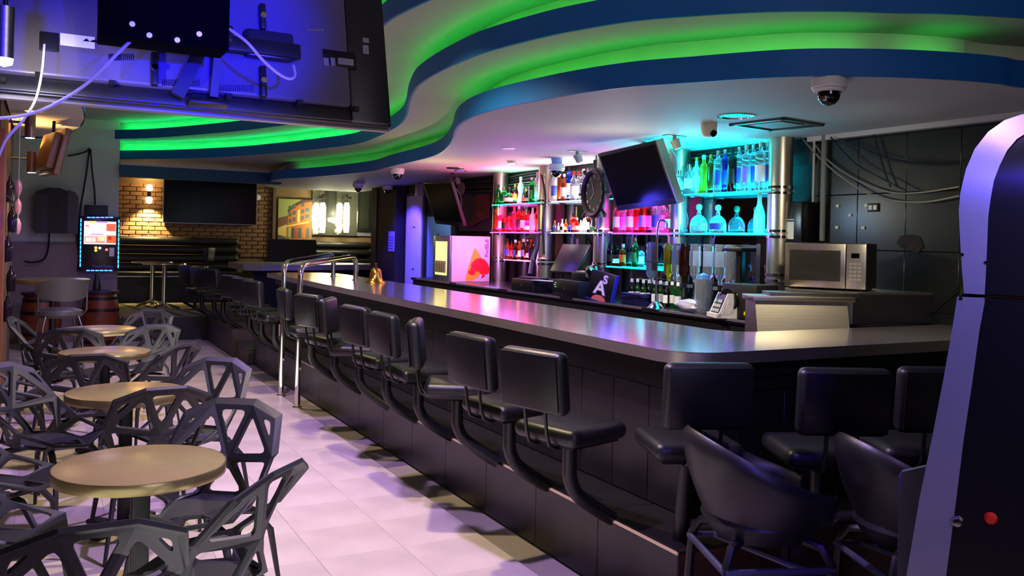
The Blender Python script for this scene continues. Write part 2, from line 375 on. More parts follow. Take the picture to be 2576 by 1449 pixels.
# steel columns with double chrome bands
COLY = [4.9, 6.1, 7.28, 8.41, 9.52]
pos = ['rightmost polished steel column beside the tall cyan-lit bottles', 'polished steel column behind the big tilted television', 'polished steel column behind the ship wheel clock', 'polished steel column between the white-lit and green-lit shelves', 'leftmost polished steel column next to the pink drinks cooler']
for y, lb in zip(COLY, pos):
    t = thing('column', lb, 'column', (4.93, y, 1.09), 0, 'steel columns of the back bar'); t['group'] = 'steel columns of the back bar'
    MB().cyl((0, 0, 0), (0, 0, ZA-1.09), .092, n=24).obj('shaft', STEEL, t)
    for z in (.27, .60, .93):
        for dz in (-.022, .022): MB().lathe([(.092, -.009), (.102, -.009), (.102, .009), (.092, .009)], (0, 0, z+dz), 24).obj('band', CHROME, t)
# mirrors between the columns
MIR = mat('mirror glass', (.55, .55, .60), .03, 1.)
for k in range(4):
    t = thing('mirror', 'mirror panel behind the shelves, '+['between the two rightmost steel columns', 'between the television and the wheel clock', 'between the clock and the white-lit shelf column', 'behind the green-lit and pink-lit bottles at the left'][k], 'mirror', (XW-.02, (COLY[k]+COLY[k+1])/2, 1.5), 0, 'mirror panels of the back bar')
    h = (COLY[k+1]-COLY[k])/2-.14
    MB().bb((0, -h, -.4), (.012, h, .72)).obj('glass', MIR, t)
    MB().bb((-.006, -h-.05, -.4), (.014, -h, .78)).bb((-.006, h, -.4), (.014, h+.05, .78)).obj('frame', WALLK, t)
# black upper panel behind wires
struct(MB().bb((XW-.03, 4.7, 2.22), (XW-.001, 12.9, 2.42)).obj('trim_4', WALLK))
CY_, PK, WH, GN, BL = (0, .75, 1), (1, .03, .42), (1, .80, .86), (0, .9, .55), (.05, .05, 1)
ACR = mat('shelf acrylic', (.75, .9, .92), .12, tr=.5)
def shelf(label, x0, x1, z, em, st):
    ya = atX(x1, 600, 4.80).y; yb = atX(x0, 600, 4.80).y
    t = thing('shelf', label, 'shelf', (4.92, (ya+yb)/2, z)); h = (yb-ya)/2
    MB().bb((-.13, -h, -.014), (.12, h, 0)).obj('board', ACR, t)
    MB().bb((-.137, -h, -.012), (-.131, h, -.003)).obj('front_edge', glow('edge '+em[0], em[1], st*.45), t)
    if st > .5:
        MB().bb((.02, -h+.04, .001), (.06, h-.04, .008)).obj('led_strip', glow('strip '+em[0], em[1], st), t)
        o = lamp('AREA', (4.9, (ya+yb)/2, z+.03), em[1], st*2.2, .1, (4.86, (ya+yb)/2, z+1), size_y=h*1.8)
        o.data.shape = 'RECTANGLE'; o.rotation_euler = (pi, 0, 0); o.data.size = .12; o.data.size_y = h*1.9
    return t, ya, yb
ZS = (2.02, 1.69, 1.37)
SH = {}
SH['ug'] = shelf('upper glass shelf glowing green at the left end of the back bar', 1238, 1358, ZS[0], ('green', GN), 6)
SH['uw'] = shelf('upper glass shelf glowing white left of the wheel clock', 1388, 1485, ZS[0], ('white', WH), 11)
SH['ub'] = shelf('upper glass shelf with teal glow behind the tilted television', 1535, 1690, ZS[0], ('green', GN), 2)
SH['uc'] = shelf('upper glass shelf glowing cyan with tall clear bottles', 1722, 1938, ZS[0], ('cyan', CY_), 13)
SH['mp'] = shelf('middle glass shelf glowing pink at the left end', 1235, 1358, ZS[1], ('pink', PK), 16)
SH['mw'] = shelf('middle glass shelf glowing white under the wheel clock', 1388, 1508, ZS[1], ('white', WH), 5)
SH['mm'] = shelf('middle glass shelf glowing magenta below the tilted television', 1540, 1692, ZS[1], ('magenta', (1, .02, .62)), 18)
SH['mc'] = shelf('middle glass shelf glowing cyan under the two round bottles', 1725, 1940, ZS[1], ('cyan', CY_), 8)
SH['lb'] = shelf('lower glass shelf holding beer bottles above the register', 1270, 1358, ZS[2], ('rose', (1, .3, .3)), 4)
SH['lc'] = shelf('lower glass shelf with cyan glow holding dark bottles', 1530, 1692, ZS[2], ('cyan', CY_), 3)
lamp('POINT', (4.7, 8.9, 2.2), (1, .25, .55), 13, .1)
lamp('POINT', (4.6, 5.7, 2.22), (0, .85, 1), 15, .1)
lamp('POINT', (3.7, 5.3, 1.95), (1, .85, .45), 9, .03)
lamp('POINT', (3.7, 8.6, 1.95), (1, .85, .45), 9, .03)
lamp('POINT', (4.55, 9.0, 1.4), (.45, .2, 1), 5, .1)
lamp('POINT', (4.1, 5.9, 1.75), (.08, .06, 1), 14, .1)
lamp('SPOT', (4.15, 8.5, 2.2), (1, .08, .50), 110, .1, (4.5, 9.4, 1.45), ang=60)
lamp('POINT', (4.25, 5.0, 1.85), (.25, .6, 1), 7, .1)  # added light without a fixture, brightens the inverted bottles
lamp('POINT', (3.9, 7.3, 1.75), (.12, .05, 1), 7, .1)
# ---------------- bottles
GL = {'clear': glass('clear glass', (.93, .95, .97), .04, .92), 'green': glass('green glass', (.10, .45, .16)), 'amber': glass('amber glass', (.72, .30, .06)),
      'brown': glass('brown glass', (.30, .12, .05)), 'blue': glass('blue glass', (.05, .16, .72)), 'black': mat('black glass', (.02, .02, .025), .12),
      'white': mat('frosted white glass', (.86, .88, .88), .35, tr=.3), 'red': glass('red glass', (.80, .06, .06)), 'yellow': glass('yellow green glass', (.80, .78, .15)),
      'silver': mat('silvered glass', (.75, .76, .80), .2, .8), 'pink': glass('pink glass', (.95, .35, .55)), 'frost': mat('frosted aqua glass', (.55, .85, .80), .4, tr=.45)}
PR = {'liquor': ([(0, 0), (.036, 0), (.038, .006), (.038, .19), (.034, .215), (.016, .235), (.014, .285), (.014, .29), (0, .29)], .29, .038, (.05, .15)),
      'tall': ([(0, 0), (.034, 0), (.036, .006), (.036, .235), (.030, .258), (.015, .27), (.013, .315), (0, .315)], .315, .036, (.06, .17)),
      'round': ([(0, 0), (.062, 0), (.07, .01), (.07, .07), (.058, .11), (.034, .135), (.018, .143), (.017, .17), (0, .17)], .17, .07, (.03, .08)),
      'beer': ([(0, 0), (.029, 0), (.031, .005), (.031, .13), (.026, .155), (.014, .185), (.012, .228), (0, .228)], .228, .031, (.04, .115)),
      'champagne': ([(0, 0), (.042, 0), (.044, .006), (.044, .14), (.036, .18), (.018, .23), (.015, .31), (0, .31)], .31, .044, (.04, .11)),
      'waisted': ([(0, 0), (.038, 0), (.04, .008), (.034, .06), (.024, .10), (.03, .15), (.036, .18), (.026, .215), (.014, .235), (.013, .28), (0, .28)], .28, .03, (.2, .21)),
      'mini': ([(0, 0), (.016, 0), (.018, .003), (.018, .07), (.012, .085), (.007, .095), (.007, .115), (0, .115)], .115, .018, (.02, .055)),
      'flask': ([(0, 0), (.034, 0), (.036, .005), (.038, .12), (.034, .15), (.014, .165), (.013, .20), (0, .20)], .20, .037, (.04, .11))}
CAPC = {'k': BLACKP, 'w': WHITE, 'r': mat('red cap', (.75, .08, .08), .4), 'g': mat('gold cap', (.80, .60, .25), .3, .9), 's': CHROME, 'c': mat('cork', (.55, .70, .50), .6), 'o': mat('orange cap', (.8, .4, .1), .5)}
LABC = {'w': mat('white bottle label', (.86, .84, .86), .6), 'c': mat('cream bottle label', (.80, .72, .52), .6), 'r': mat('red bottle label', (.7, .1, .1), .6), 'k': mat('black bottle label', (.05, .05, .06), .5), 'b': mat('blue bottle label', (.15, .22, .6), .5), 'p': mat('violet bottle label', (.55, .42, .9), .5), 'g': mat('green bottle label', (.1, .5, .25), .5), 'o': mat('orange bottle label', (.9, .4, .1), .5)}
bproto = {}
def bottle_meshes(kind, gc, cc, lc):
    k = (kind, gc, cc, lc)
    if k in bproto: return bproto[k]
    prof, H, R, (l0, l1) = PR[kind]; n = 14
    body = MB().lathe(prof, n=n).mesh('bottle', GL[gc], 50)
    cr = .008 if kind == 'mini' else (.026 if kind == 'round' else .0155)
    if kind == 'round': cap = MB().lathe([(0, H-.005), (.012, H-.005), (.012, H+.01), (.022, H+.02), (.026, H+.04), (.02, H+.058), (0, H+.065)], n=12).mesh('cap', CAPC[cc])
    else: cap = MB().cyl((0, 0, H-.022 if kind != 'mini' else H-.01), (0, 0, H+.012), cr, n=10).mesh('cap', CAPC[cc])
    lab = None
    if lc: # wrap-around paper label on the camera side
        m = MB(); a = [Vector((-(R+.0012)*cos(radians(t)), -(R+.0012)*sin(radians(t)), l0)) for t in range(-65, 96, 16)]
        m.strip(a, [p+Vector((0, 0, l1-l0)) for p in a]); lab = m.mesh('label', LABC[lc])
    bproto[k] = (body, cap, lab); return bproto[k]
CN = {'k': 'black', 'w': 'white', 'r': 'red', 'g': 'gold', 's': 'silver', 'c': 'green cork', 'o': 'orange'}
GNM = {'clear': 'clear glass', 'green': 'green glass', 'amber': 'amber', 'brown': 'brown glass', 'blue': 'deep blue', 'black': 'black', 'white': 'frosted white', 'red': 'red', 'yellow': 'yellow-green', 'silver': 'silvery', 'pink': 'pink', 'frost': 'frosted aqua'}
KN = {'liquor': 'liquor bottle', 'tall': 'tall bottle', 'round': 'squat round bottle', 'beer': 'beer bottle', 'champagne': 'champagne bottle', 'waisted': 'waisted bottle', 'mini': 'miniature bottle', 'flask': 'flask bottle'}
def put_bottle(kind, gc, cc, lc, loc, label, group, scale=1., flip=False):
    body, cap, lab = bottle_meshes(kind, gc, cc, lc)
    o = tag(link('bottle', body, None, loc), label, 'bottle', group)
    o.scale = (scale,)*3; o.rotation_euler = (pi if flip else 0, 0, random.uniform(-.5, .5) + (pi if flip else 0))
    link('cap', cap, o)
    if lab: link('label', lab, o)
    return o
def row(key, zi, x0, x1, items, where, X=4.87, jit=.02):
    n = len(items)
    for i, it in enumerate(items):
        kind, gc, cc, lc = it[:4]; sc = it[4] if len(it) > 4 else 1.
        px = x0+(x1-x0)*(i+.5)/n
        p = atX(px, 600, X+((i % 2)*.05-.02)); 
        put_bottle(kind, gc, cc, lc, (p.x, p.y, ZS[zi]+.002), '%s %s, %s cap, %s from left %s' % (GNM[gc], KN[kind], CN[cc], ORD[i], where), 'bottles '+where, sc)
row('ug', 0, 1244, 1356, [('liquor', 'green', 'k', None, .8), ('flask', 'green', 'g', 'k'), ('round', 'brown', 'k', 'c', .9), ('flask', 'brown', 'g', 'o', 1.1), ('waisted', 'white', 'w', None, 1.05), ('round', 'black', 'g', 'r', .8), ('liquor', 'green', 'w', 'g', .95), ('tall', 'silver', 's', 'w', 1.05)], 'on the green-lit upper shelf')
row('uw', 0, 1386, 1482, [('tall', 'white', 'w', 'b'), ('liquor', 'amber', 'k', None, 1.1), ('liquor', 'amber', 'w', 'w', .95), ('tall', 'blue', 'k', 'w', 1.1), ('liquor', 'clear', 'r', 'w'), ('liquor', 'clear', 'r', 'w'), ('liquor', 'clear', 'w', None, 1.05), ('tall', 'clear', 's', 'p')], 'on the white-lit upper shelf')
row('ub', 0, 1690, 1722, [('flask', 'clear', 's', 'w')], 'right of the television')
row('uc', 0, 1722, 1936, [('flask', 'clear', 's', 'w', 1.2), ('liquor', 'silver', 'g', 'w', 1.05), ('waisted', 'yellow', 'c', None, 1.1), ('tall', 'amber', 'g', None, 1.), ('tall', 'clear', 's', 'b', 1.05), ('tall', 'blue', 's', 'b', 1.08), ('tall', 'black', 'k', 'k', 1.08), ('tall', 'clear', 's', 'b', 1.1), ('tall', 'clear', 's', 'p', 1.1), ('tall', 'clear', 's', 'b', 1.12), ('tall', 'clear', 's', 'w', 1.14), ('tall', 'clear', 's', 'b', 1.15)], 'on the cyan-lit upper shelf')
row('mp', 1, 1240, 1356, [('liquor', 'amber', 'r', None, .9), ('liquor', 'pink', 'r', 'w', .9), ('flask', 'red', 'r', 'k'), ('flask', 'red', 'k', 'r', 1.1), ('tall', 'pink', 'o', None, .9), ('liquor', 'red', 'w', 'k'), ('liquor', 'amber', 'k', 'w', .9), ('round', 'pink', 'r', 'w', .9), ('liquor', 'white', 'w', 'w', .9), ('liquor', 'red', 'o', 'o', .95)], 'on the pink-lit middle shelf')
row('mw', 1, 1390, 1502, [('mini', 'clear', 'o', 'b'), ('mini', 'white', 'w', 'w', .8), ('mini', 'white', 'w', 'k', 1.1), ('mini', 'amber', 'g', 'o', 1.1), ('mini', 'blue', 'k', None, .8), ('flask', 'red', 'k', 'r', .95), ('mini', 'red', 'w', 'w', 1.2), ('mini', 'white', 'w', 'w'), ('mini', 'white', 'w', None, 1.5), ('flask', 'brown', 'k', 'w', .95), ('mini', 'clear', 'w', 'g'), ('mini', 'pink', 'w', None, .9)], 'on the white-lit middle shelf')
row('mm', 1, 1543, 1690, [('liquor', 'pink', 'w', 'w', 1.), ('liquor', 'clear', 'k', 'p', 1.), ('liquor', 'pink', 'w', 'w', 1.), ('liquor', 'amber', 'g', 'r', 1.), ('liquor', 'red', 'k', 'p', 1.05), ('liquor', 'brown', 'k', 'p', 1.05), ('liquor', 'clear', 'k', 'b', 1.05), ('liquor', 'clear', 'g', 'p', 1.05), ('flask', 'pink', 's', 'w', 1.1)], 'on the magenta-lit middle shelf')
row('lb', 2, 1272, 1352, [('beer', 'amber', 'k', 'b'), ('beer', 'red', 'k', 'r', .9), ('beer', 'brown', 'w', 'b', .95), ('beer', 'amber', 'g', 'c', .9), ('beer', 'brown', 'w', 'p', 1.), ('champagne', 'brown', 'w', 'p', .72), ('beer', 'brown', 'r', 'k', 1.), ('flask', 'brown', 'k', 'k', 1.1)], 'on the lower shelf above the register', jit=0)
row('lc', 2, 1530, 1622, [('champagne', 'black', 'k', 'k', 1.), ('round', 'black', 'k', 'w', .85), ('flask', 'amber', 'w', 'o', 1.), ('liquor', 'black', 'k', 'k', .9), ('liquor', 'green', 'g', 'g', .9), ('flask', 'clear', 'k', 'w', .9)], 'on the lower cyan-edged shelf')
for (px, gc, cc, kind, sc, lb) in [(1757, 'clear', 'c', 'round', 1.05, 'large squat clear bottle with round green cork, left one on the cyan-lit middle shelf'), (1805, 'clear', 'c', 'round', 1.0, 'large squat bottle with round green cork, right of its twin on the cyan-lit middle shelf'), (1909, 'frost', 'c', 'champagne', 1.0, 'big frosted aqua bottle glowing at the right end of the middle shelf')]:
    p = atX(px, 600, 4.87); put_bottle(kind, gc, cc, 'b' if px == 1805 else None, (p.x, p.y, ZS[1]+.002), lb, 'large bottles on the cyan-lit middle shelf', sc)
# inverted bottles in the optics rack
op = thing('optics_rack', 'chrome rack for inverted bottles below the cyan-lit shelf', 'rack', (4.55, 5.3, 1.09))
MB().bb((-.02, -.62, 0), (.02, -.58, .52)).obj('upright', STEELD, op); MB().bb((-.02, .66, 0), (.02, .70, .52)).obj('upright', STEELD, op)
MB().bb((-.015, -.60, .16), (.015, .68, .185)).obj('lower_rail', mat('blue grey rail', (.5, .55, .62), .3, .6), op)
MB().bb((-.015, -.60, .49), (.015, .68, .51)).obj('upper_rail', STEELD, op)
opt = [(1640, 'clear', None, 1.1), (1683, 'yellow', 'r', 1.), (1704, 'clear', 'b', 1.), (1722, 'brown', 'w', 1.), (1750, 'clear', 'w', 1.), (1783, 'clear', 'w', 1.), (1813, 'clear', 'w', 1.), (1842, 'clear', None, 1.15)]
for i, (px, gc, lc, sc) in enumerate(opt):
    p = atX(px, 640, 4.50)
    put_bottle('liquor', gc, 'k', lc, (p.x, p.y, 1.60), '%s upside-down bottle, %s from the left in the dispenser rack' % (GNM[gc], ORD[i]), 'inverted bottles in the dispenser rack', 1.15*sc, True)
    d = tag(link('bottle_dispenser', MB().cyl((0, 0, -.06), (0, 0, 0), .016, .012).box((0, 0, -.075), (.035, .035, .03), bev=.004).mesh('bottle_dispenser', STEELD), None, (p.x, p.y, 1.60-.30*1.15*sc-.012)), 'small metal pour spout under the %s inverted bottle' % ORD[i], 'dispenser', 'pour spouts of the bottle rack')
    MB().tube([(.0, .0, -.03), (.05, 0, -.03), (.05, 0, .30)], .004, 6).obj('bracket', CHROME, d)
# ================================================================== fixed bar stools
def stool_head(t, off=(0, 0)):
    h = t
    MB().box((0, 0, .765), (.37, .37, .075), bev=.035, seg=4).obj('seat', VINYL, h)
    MB().box((0, 0, .722), (.30, .30, .012)).cyl((0, 0, .69), (0, 0, .72), .06, .05).obj('seat_plate', BLACKM, h)
    MB().box((-.235, 0, 1.005), (.072, .36, .265), Matrix.Rotation(radians(-6), 3, 'Y'), bev=.03, seg=4).obj('backrest', VINYL, h)
    MB().box((-.275, 0, 1.005), (.006, .33, .235), Matrix.Rotation(radians(-6), 3, 'Y'), bev=.002).obj('back_panel', BLACKP, h)
    for s in (-1, 1):
        MB().tube([(-.02, .06*s, .718), (-.16, .06*s, .712), (-.20, .06*s, .73), (-.218, .06*s, .78), (-.235, .06*s, .90)], .008, 8).obj('back_rod', BLACKM, h)
post_bent = MB().tube(smoothc([(0, 0, .69), (0, 0, .60), (.004, 0, .54), (.04, 0, .47), (.13, 0, .40), (.235, 0, .335)], 4), .033, 12).mesh('post', BLACKM)
proto = thing('bar_stool', 'x', 'stool', (0, 0, 0)); stool_head(proto)
first = True
YB = [3.30, 3.87, 4.50, 5.08, 5.66, 6.25, 6.87, 7.55, 8.95, 9.55, 10.16]
RB = [16, 8, -26, 2, 8, -30, 14, -4, 14, 24, 20]
g1 = 'black vinyl stools bolted along the long bar'
for i, (y, r) in enumerate(zip(YB, RB)):
    if i < 8: lb = 'black bar stool on the long side, %s' % ('nearest the rounded counter corner' if i == 0 else ORD[i]+' stool from the near bar corner')
    else: lb = 'black stool beyond the chrome handrails, '+['nearest the rails', 'middle one of three', 'last before the bar end'][i-8]
    if first: s = proto; s.location = (2.087, y, 0); s['label'] = lb; s['group'] = g1; first = False
    else: s = dup(proto, (2.087, y, 0), 0, lb, g1)
    # swivel the upper part only
    for c in [o for o in COL.objects if o.parent is s]:
        c.rotation_euler = (0, 0, radians(r))
    link('post', post_bent, s)
post_st = MB().tube([(0, 0, .69), (0, 0, .56), (.0, .0, .50), (.03, 0, .42), (.09, 0, .345)], .034, 12).mesh('post', BLACKM)
g2 = 'black vinyl stools along the short side of the bar'
_c = [atZ(1728, 1112, .77), atZ(2058, 1128, .77), atZ(2290, 1120, .77)]
for i, (x, y, a, px) in enumerate([(_c[0].x, _c[0].y, 69, 0), (_c[1].x, _c[1].y, 64, 0), (_c[2].x, _c[2].y, 64, 0), (3.95, 2.6, 95, 0)]):
    s = dup(proto, (x, y, 0), 0, 'black stool at the short bar end, '+['at the corner of the foot step', 'second from the step corner', 'partly behind the steel-trimmed machine', 'hidden most by the steel-trimmed machine'][i], g2)
    for c in [o for o in COL.objects if o.parent is s]:
        if c.name.startswith('post'): bpy.data.objects.remove(c); continue
        c.rotation_euler = (0, 0, radians(a))
    if i == 0: MB().cyl((.03, .06, .34), (.0, .0, .69), .036, .034).obj('post', BLACKM, s)
    else: MB().tube(smoothc([(0, 0, .69), (0, 0, .58), (0, .01, .50), (0, (2.86-y)*.45, .42), (0, 2.86-y, .342)], 4), .033, 12).obj('post', BLACKM, s)
for i, (x, y, a, z) in enumerate([(2.12, 12.0, 30, 0), (2.12, 12.7, 15, 0), (2.05, 13.3, 20, 0)]):
    s = dup(proto, (x, y, z), 0, 'black stool at the far platform, '+['nearest of the three past the gap', 'middle of the three past the gap', 'farthest of the three past the gap'][i], 'black vinyl stools by the far platform')
    for c in [o for o in COL.objects if o.parent is s]:
        if not c.name.startswith('post'): c.rotation_euler = (0, 0, radians(a))
    
p = atD(492, 690, 14.2)
s = dup(proto, (p.x, p.y, .34), radians(150), 'single black stool on the platform right of the round steel table', 'black vinyl stools by the far platform')
for c in [o for o in COL.objects if o.parent is s]:
    if c.name.startswith('post'): bpy.data.objects.remove(c)
    else: c.rotation_euler = (0, 0, 0)
s.scale = (.9, .9, .9)
MB().cyl((0, 0, 0), (0, 0, .7), .03).lathe([(0, 0), (.2, 0), (.18, .02), (0, .03)]).obj('pedestal', BLACKM, s)
# ================================================================== round tables
def table(x, y, lb):
    t = thing('round_table', lb, 'table', (x, y, 0), 0, 'round cafe tables in a row')
    MB().lathe([(0, .741), (.292, .741), (.297, .7395), (.297, .738), (0, .738)], n=64).obj('tabletop', TABLEM, t)
    MB().lathe([(0, .70), (.300, .70), (.301, .702), (.301, .738), (.299, .7405), (.296, .7405), (.296, .737), (0, .737)], n=64).obj('edge_band', TEDGE, t)
    MB().box((0, 0, .35), (.065, .065, .70), bev=.01).box((0, 0, .69), (.3, .3, .012)).obj('column', BLACKM, t)
    MB().box((0, 0, .02), (.44, .07, .03), radians(45), bev=.01).box((0, 0, .02), (.44, .07, .03), radians(-45), bev=.01).obj('base', BLACKM, t)
for (px, py, lb) in [(355, 1165, 'nearest round table, its top catching green and orange light'), (318, 983, 'second nearest round table with a warm glint on its far edge'), (265, 883, 'third nearest round table, pinkish reflection on top'), (250, 826, 'farthest of the four low round tables')]:
    p = atZ(px, py, .741); table(p.x, p.y, lb)
# ---------------- faceted openwork chairs
def chair_mesh():
    V = [(0, -.225, .60), (-.085, -.29, .822), (.095, -.29, .822), (-.205, -.245, .775), (.21, -.245, .77), (-.24, -.13, .635), (.24, -.13, .635),
         (-.12, -.185, .445), (.12, -.185, .445), (-.24, .02, .53), (.24, .02, .53), (-.215, .215, .47), (.215, .215, .47), (0, .245, .43), (0, .0, .415),
         (-.13, .11, .425), (.13, .11, .425), (-.17, -.06, .44), (.17, -.06, .44)]
    open_ = [(0, 1, 2), (0, 2, 6), (2, 4, 6), (0, 5, 1), (1, 5, 3), (0, 7, 8), (0, 8, 18, 6), (0, 5, 17, 7), (6, 18, 10), (5, 9, 17), (10, 18, 16, 12), (9, 11, 15, 17), (13, 15, 14, 16)]
    solid = [(16, 12, 13), (15, 13, 11), (8, 7, 14), (8, 14, 18), (18, 14, 16), (7, 17, 14), (17, 15, 14)]
    # folded rim plate behind the top and side edge
    rimi = [5, 3, 1, 2, 4, 6]
    off = [(-.012, -.030, .012), (-.020, -.034, .016), (-.004, -.036, .022), (.004, -.036, .022), (.020, -.034, .016), (.012, -.030, .012)]
    for k, o in zip(rimi, off): V.append(tuple(a+b for a, b in zip(V[k], o)))
    n0 = 19
    for q in range(5): solid.append((rimi[q], rimi[q+1], n0+q+1, n0+q))
    bm = bmesh.new(); vs = [bm.verts.new(v) for v in V]
    for f in solid: bm.faces.new([vs[k] for k in f])
    for f in open_:
        P_ = [Vector(V[k]) for k in f]; n = len(P_)
        cen = sum(P_, Vector())/n
        area = sum(((P_[k]-cen).cross(P_[(k+1) % n]-cen)).length/2 for k in range(n)); per = sum((P_[k]-P_[(k+1) % n]).length for k in range(n))
        w_ = .0185; inr = 2*area/per
        if inr < w_+.006: w_ = max(inr-.008, .009)
        rings = []
        for k in range(n):
            d1 = (P_[k-1]-P_[k]).normalized(); d2 = (P_[(k+1) % n]-P_[k]).normalized()
            bis = (d1+d2).normalized(); sn = max(math.sqrt(max(0, (1-d1.dot(d2))/2)), .2)
            c = P_[k]+bis*(w_/sn); r_ = min(.014/max(sn, .3)*1.0, .03)
            a_ = c+d1*r_; b_ = c+d2*r_
            rings.append([bm.verts.new(a_), bm.verts.new(a_*.3+c*.5+b_*.2 if False else a_*.42+c*.36+b_*.22), bm.verts.new(a_*.22+c*.36+b_*.42), bm.verts.new(b_)])
        for k in range(n):
            o_ = vs[f[k]]; o2 = vs[f[(k+1) % n]]; R_ = rings[k]; R2_ = rings[(k+1) % n]
            for q in range(3): bm.faces.new((o_, R_[q], R_[q+1]))
            bm.faces.new((o_, R_[3], R2_[0], o2))
    bmesh.ops.recalc_face_normals(bm, faces=bm.faces[:])
    me = bpy.data.meshes.new('shell'); bm.to_mesh(me); bm.free(); me.materials.append(CHAIRM)
    o = bpy.data.objects.new('tmp', me); COL.objects.link(o)
    s = o.modifiers.new('s', 'SOLIDIFY'); s.thickness = .016; s.offset = 0
    b = o.modifiers.new('b', 'BEVEL'); b.width = .003; b.segments = 1; b.limit_method = 'ANGLE'; b.angle_limit = radians(50)
    bpy.context.view_layer.update()
    m2 = bpy.data.meshes.new_from_object(o.evaluated_get(bpy.context.evaluated_depsgraph_get())); m2.name = 'shell'
    bpy.data.objects.remove(o); return m2
chm = chair_mesh()
legm = []
for sx, sy in ((1, 1), (-1, 1), (1, -1), (-1, -1)):
    legm.append(MB().prism([(.05*sx-.012, .06*sy, .415), (.05*sx+.012, .06*sy, .415), (.05*sx+.012, .06*sy+.02*sy, .415), (.05*sx-.012, .06*sy+.02*sy, .415)], (0, 0, 0), (.001, 0, .01)).tube([(.06*sx, .07*sy, .415), (.15*sx, .15*sy, .40), (.205*sx, .215*sy, .30), (.245*sx, .255*sy, .0)], [.016, .018, .015, .009], 6).mesh('leg', CHAIRM))
ch0 = None
def chair(x, y, face, lb):
    """face: direction (degrees, from +X) the sitter looks"""
    global ch0
    g = 'grey openwork chairs around the round tables'
    if ch0 is None:
        ch0 = thing('openwork_chair', lb, 'chair', (x, y, 0), radians(face-90), g)
        link('shell', chm, ch0)
        for m in legm: link('leg', m, ch0)
        return ch0
    return dup(ch0, (x, y, 0), radians(face-90), lb, g)
CH = [(.62, 3.83, 236, 'openwork chair right of the nearest table, its whole fan-shaped back in view'),
      (.48, 3.07, 137, 'openwork chair in front of the pale floor at lower right, turned side-on'),
      (.13, 2.79, 91, 'closest openwork chair, back towards us at the bottom edge'),
      (-.13, 3.70, 355, 'openwork chair cut off by the lower left corner'),
      (.51, 4.84, 95, 'openwork chair behind the nearest table, its dark back towards us'),
      (.76, 5.25, 228, 'openwork chair with pale open back right of the second table'),
      (.04, 5.42, 322, 'openwork chair with wide arm left of the second table'),
      (-.18, 4.55, 350, 'openwork chair at the left edge between the first two tables'),
      (.64, 6.5, 137, 'openwork chair seen side-on right of the third table'),
      (.26, 6.2, 88, 'openwork chair between the second and third tables'),
      (-.2, 6.9, 0, 'openwork chair on the left of the third table'),
      (.08, 8.5, 350, 'bluish openwork chair left of the farthest table'),
      (.22, 7.80, 85, 'openwork chair between third and farthest tables, left one'),
      (.72, 7.92, 110, 'openwork chair between third and farthest tables, right one'),
      (.78, 8.85, 235, 'pale openwork chair behind the farthest table by the dark platform')]
for c in CH: chair(*c)
# ================================================================== tub stools
def tub(x, y, a, lb, near=True):
    t = thing('tub_stool', lb, 'stool', (x, y, 0), radians(a), 'black tub stools near the machine' if near else 'tub stools by the high table')
    m = MB(); outer = []; inner = []
    N = 36
    rows = 7
    def rimz(t_): return .69+.215*(1+cos(t_))/2
    for k in range(N+1):
        th = -radians(150)+radians(300)*k/N
        top = rimz(th*1.15)
        O = []; I = []
        for j in range(rows+1):
            q = j/rows; z = .545+(top-.545)*q
            ro = .17+.115*sin(q*pi/2)
            O.append(Vector((-cos(th)*ro, sin(th)*ro, z))); I.append(Vector((-cos(th)*(ro-.035), sin(th)*(ro-.035), z+.004)))
        outer.append(O); inner.append(I)
    bm = m.bm
    def grid(G):
        vv = [[bm.verts.new(p) for p in r] for r in G]
        for a_, b_ in zip(vv, vv[1:]):
            for j in range(len(a_)-1): bm.faces.new((a_[j], b_[j], b_[j+1], a_[j+1]))
        return vv
    go = grid(outer); gi = grid(inner)
    midr = [bm.verts.new((o[-1]+i[-1])/2+Vector((0, 0, .016))) for o, i in zip(outer, inner)]
    for k in range(N):
        bm.faces.new((go[k][-1], go[k+1][-1], midr[k+1], midr[k])); bm.faces.new((midr[k], midr[k+1], gi[k+1][-1], gi[k][-1]))
    for k in (0, N):
        for j in range(rows): bm.faces.new((go[k][j], go[k][j+1], gi[k][j+1], gi[k][j]))
    for k in range(N): bm.faces.new((go[k][0], go[k+1][0], gi[k+1][0], gi[k][0]))
    m.obj('shell', VINYL, t, smooth=60)
    MB().lathe([(0, .53), (.16, .53), (.19, .56), (.215, .60), (.20, .635), (.15, .65), (0, .655)], n=28).obj('seat', VINYL, t)
    for sx in (-1, 1):
        for sy in (-1, 1):
            MB().tube([(.12*sx, .12*sy, .54), (.165*sx, .165*sy, .53), (.19*sx, .19*sy, .48), (.215*sx, .215*sy, 0)], .018, 8).obj('leg', BLACKM, t)
    FR = mat('worn footrest metal', (.32, .33, .42), .4, .7, noise=.2)
    for i, (a_, b_) in enumerate((((-.2, -.2), (.2, -.2)), ((.2, .2), (-.2, .2)), ((.1, -.2), (-.1, .2)), ((-.2, .2), (-.2, -.2)))):
        MB().cyl((*a_, .46), (*b_, .46), .013, n=8).obj('foot_rail', FR, t)
    return t
_t = atZ(1912, 1192, .75); tub(_t.x, _t.y, -22, 'black tub stool with sloping rim beside the lit step corner')
_t = atZ(2305, 1212, .75); tub(_t.x, _t.y, -22, 'black tub stool half hidden by the steel-trimmed machine')
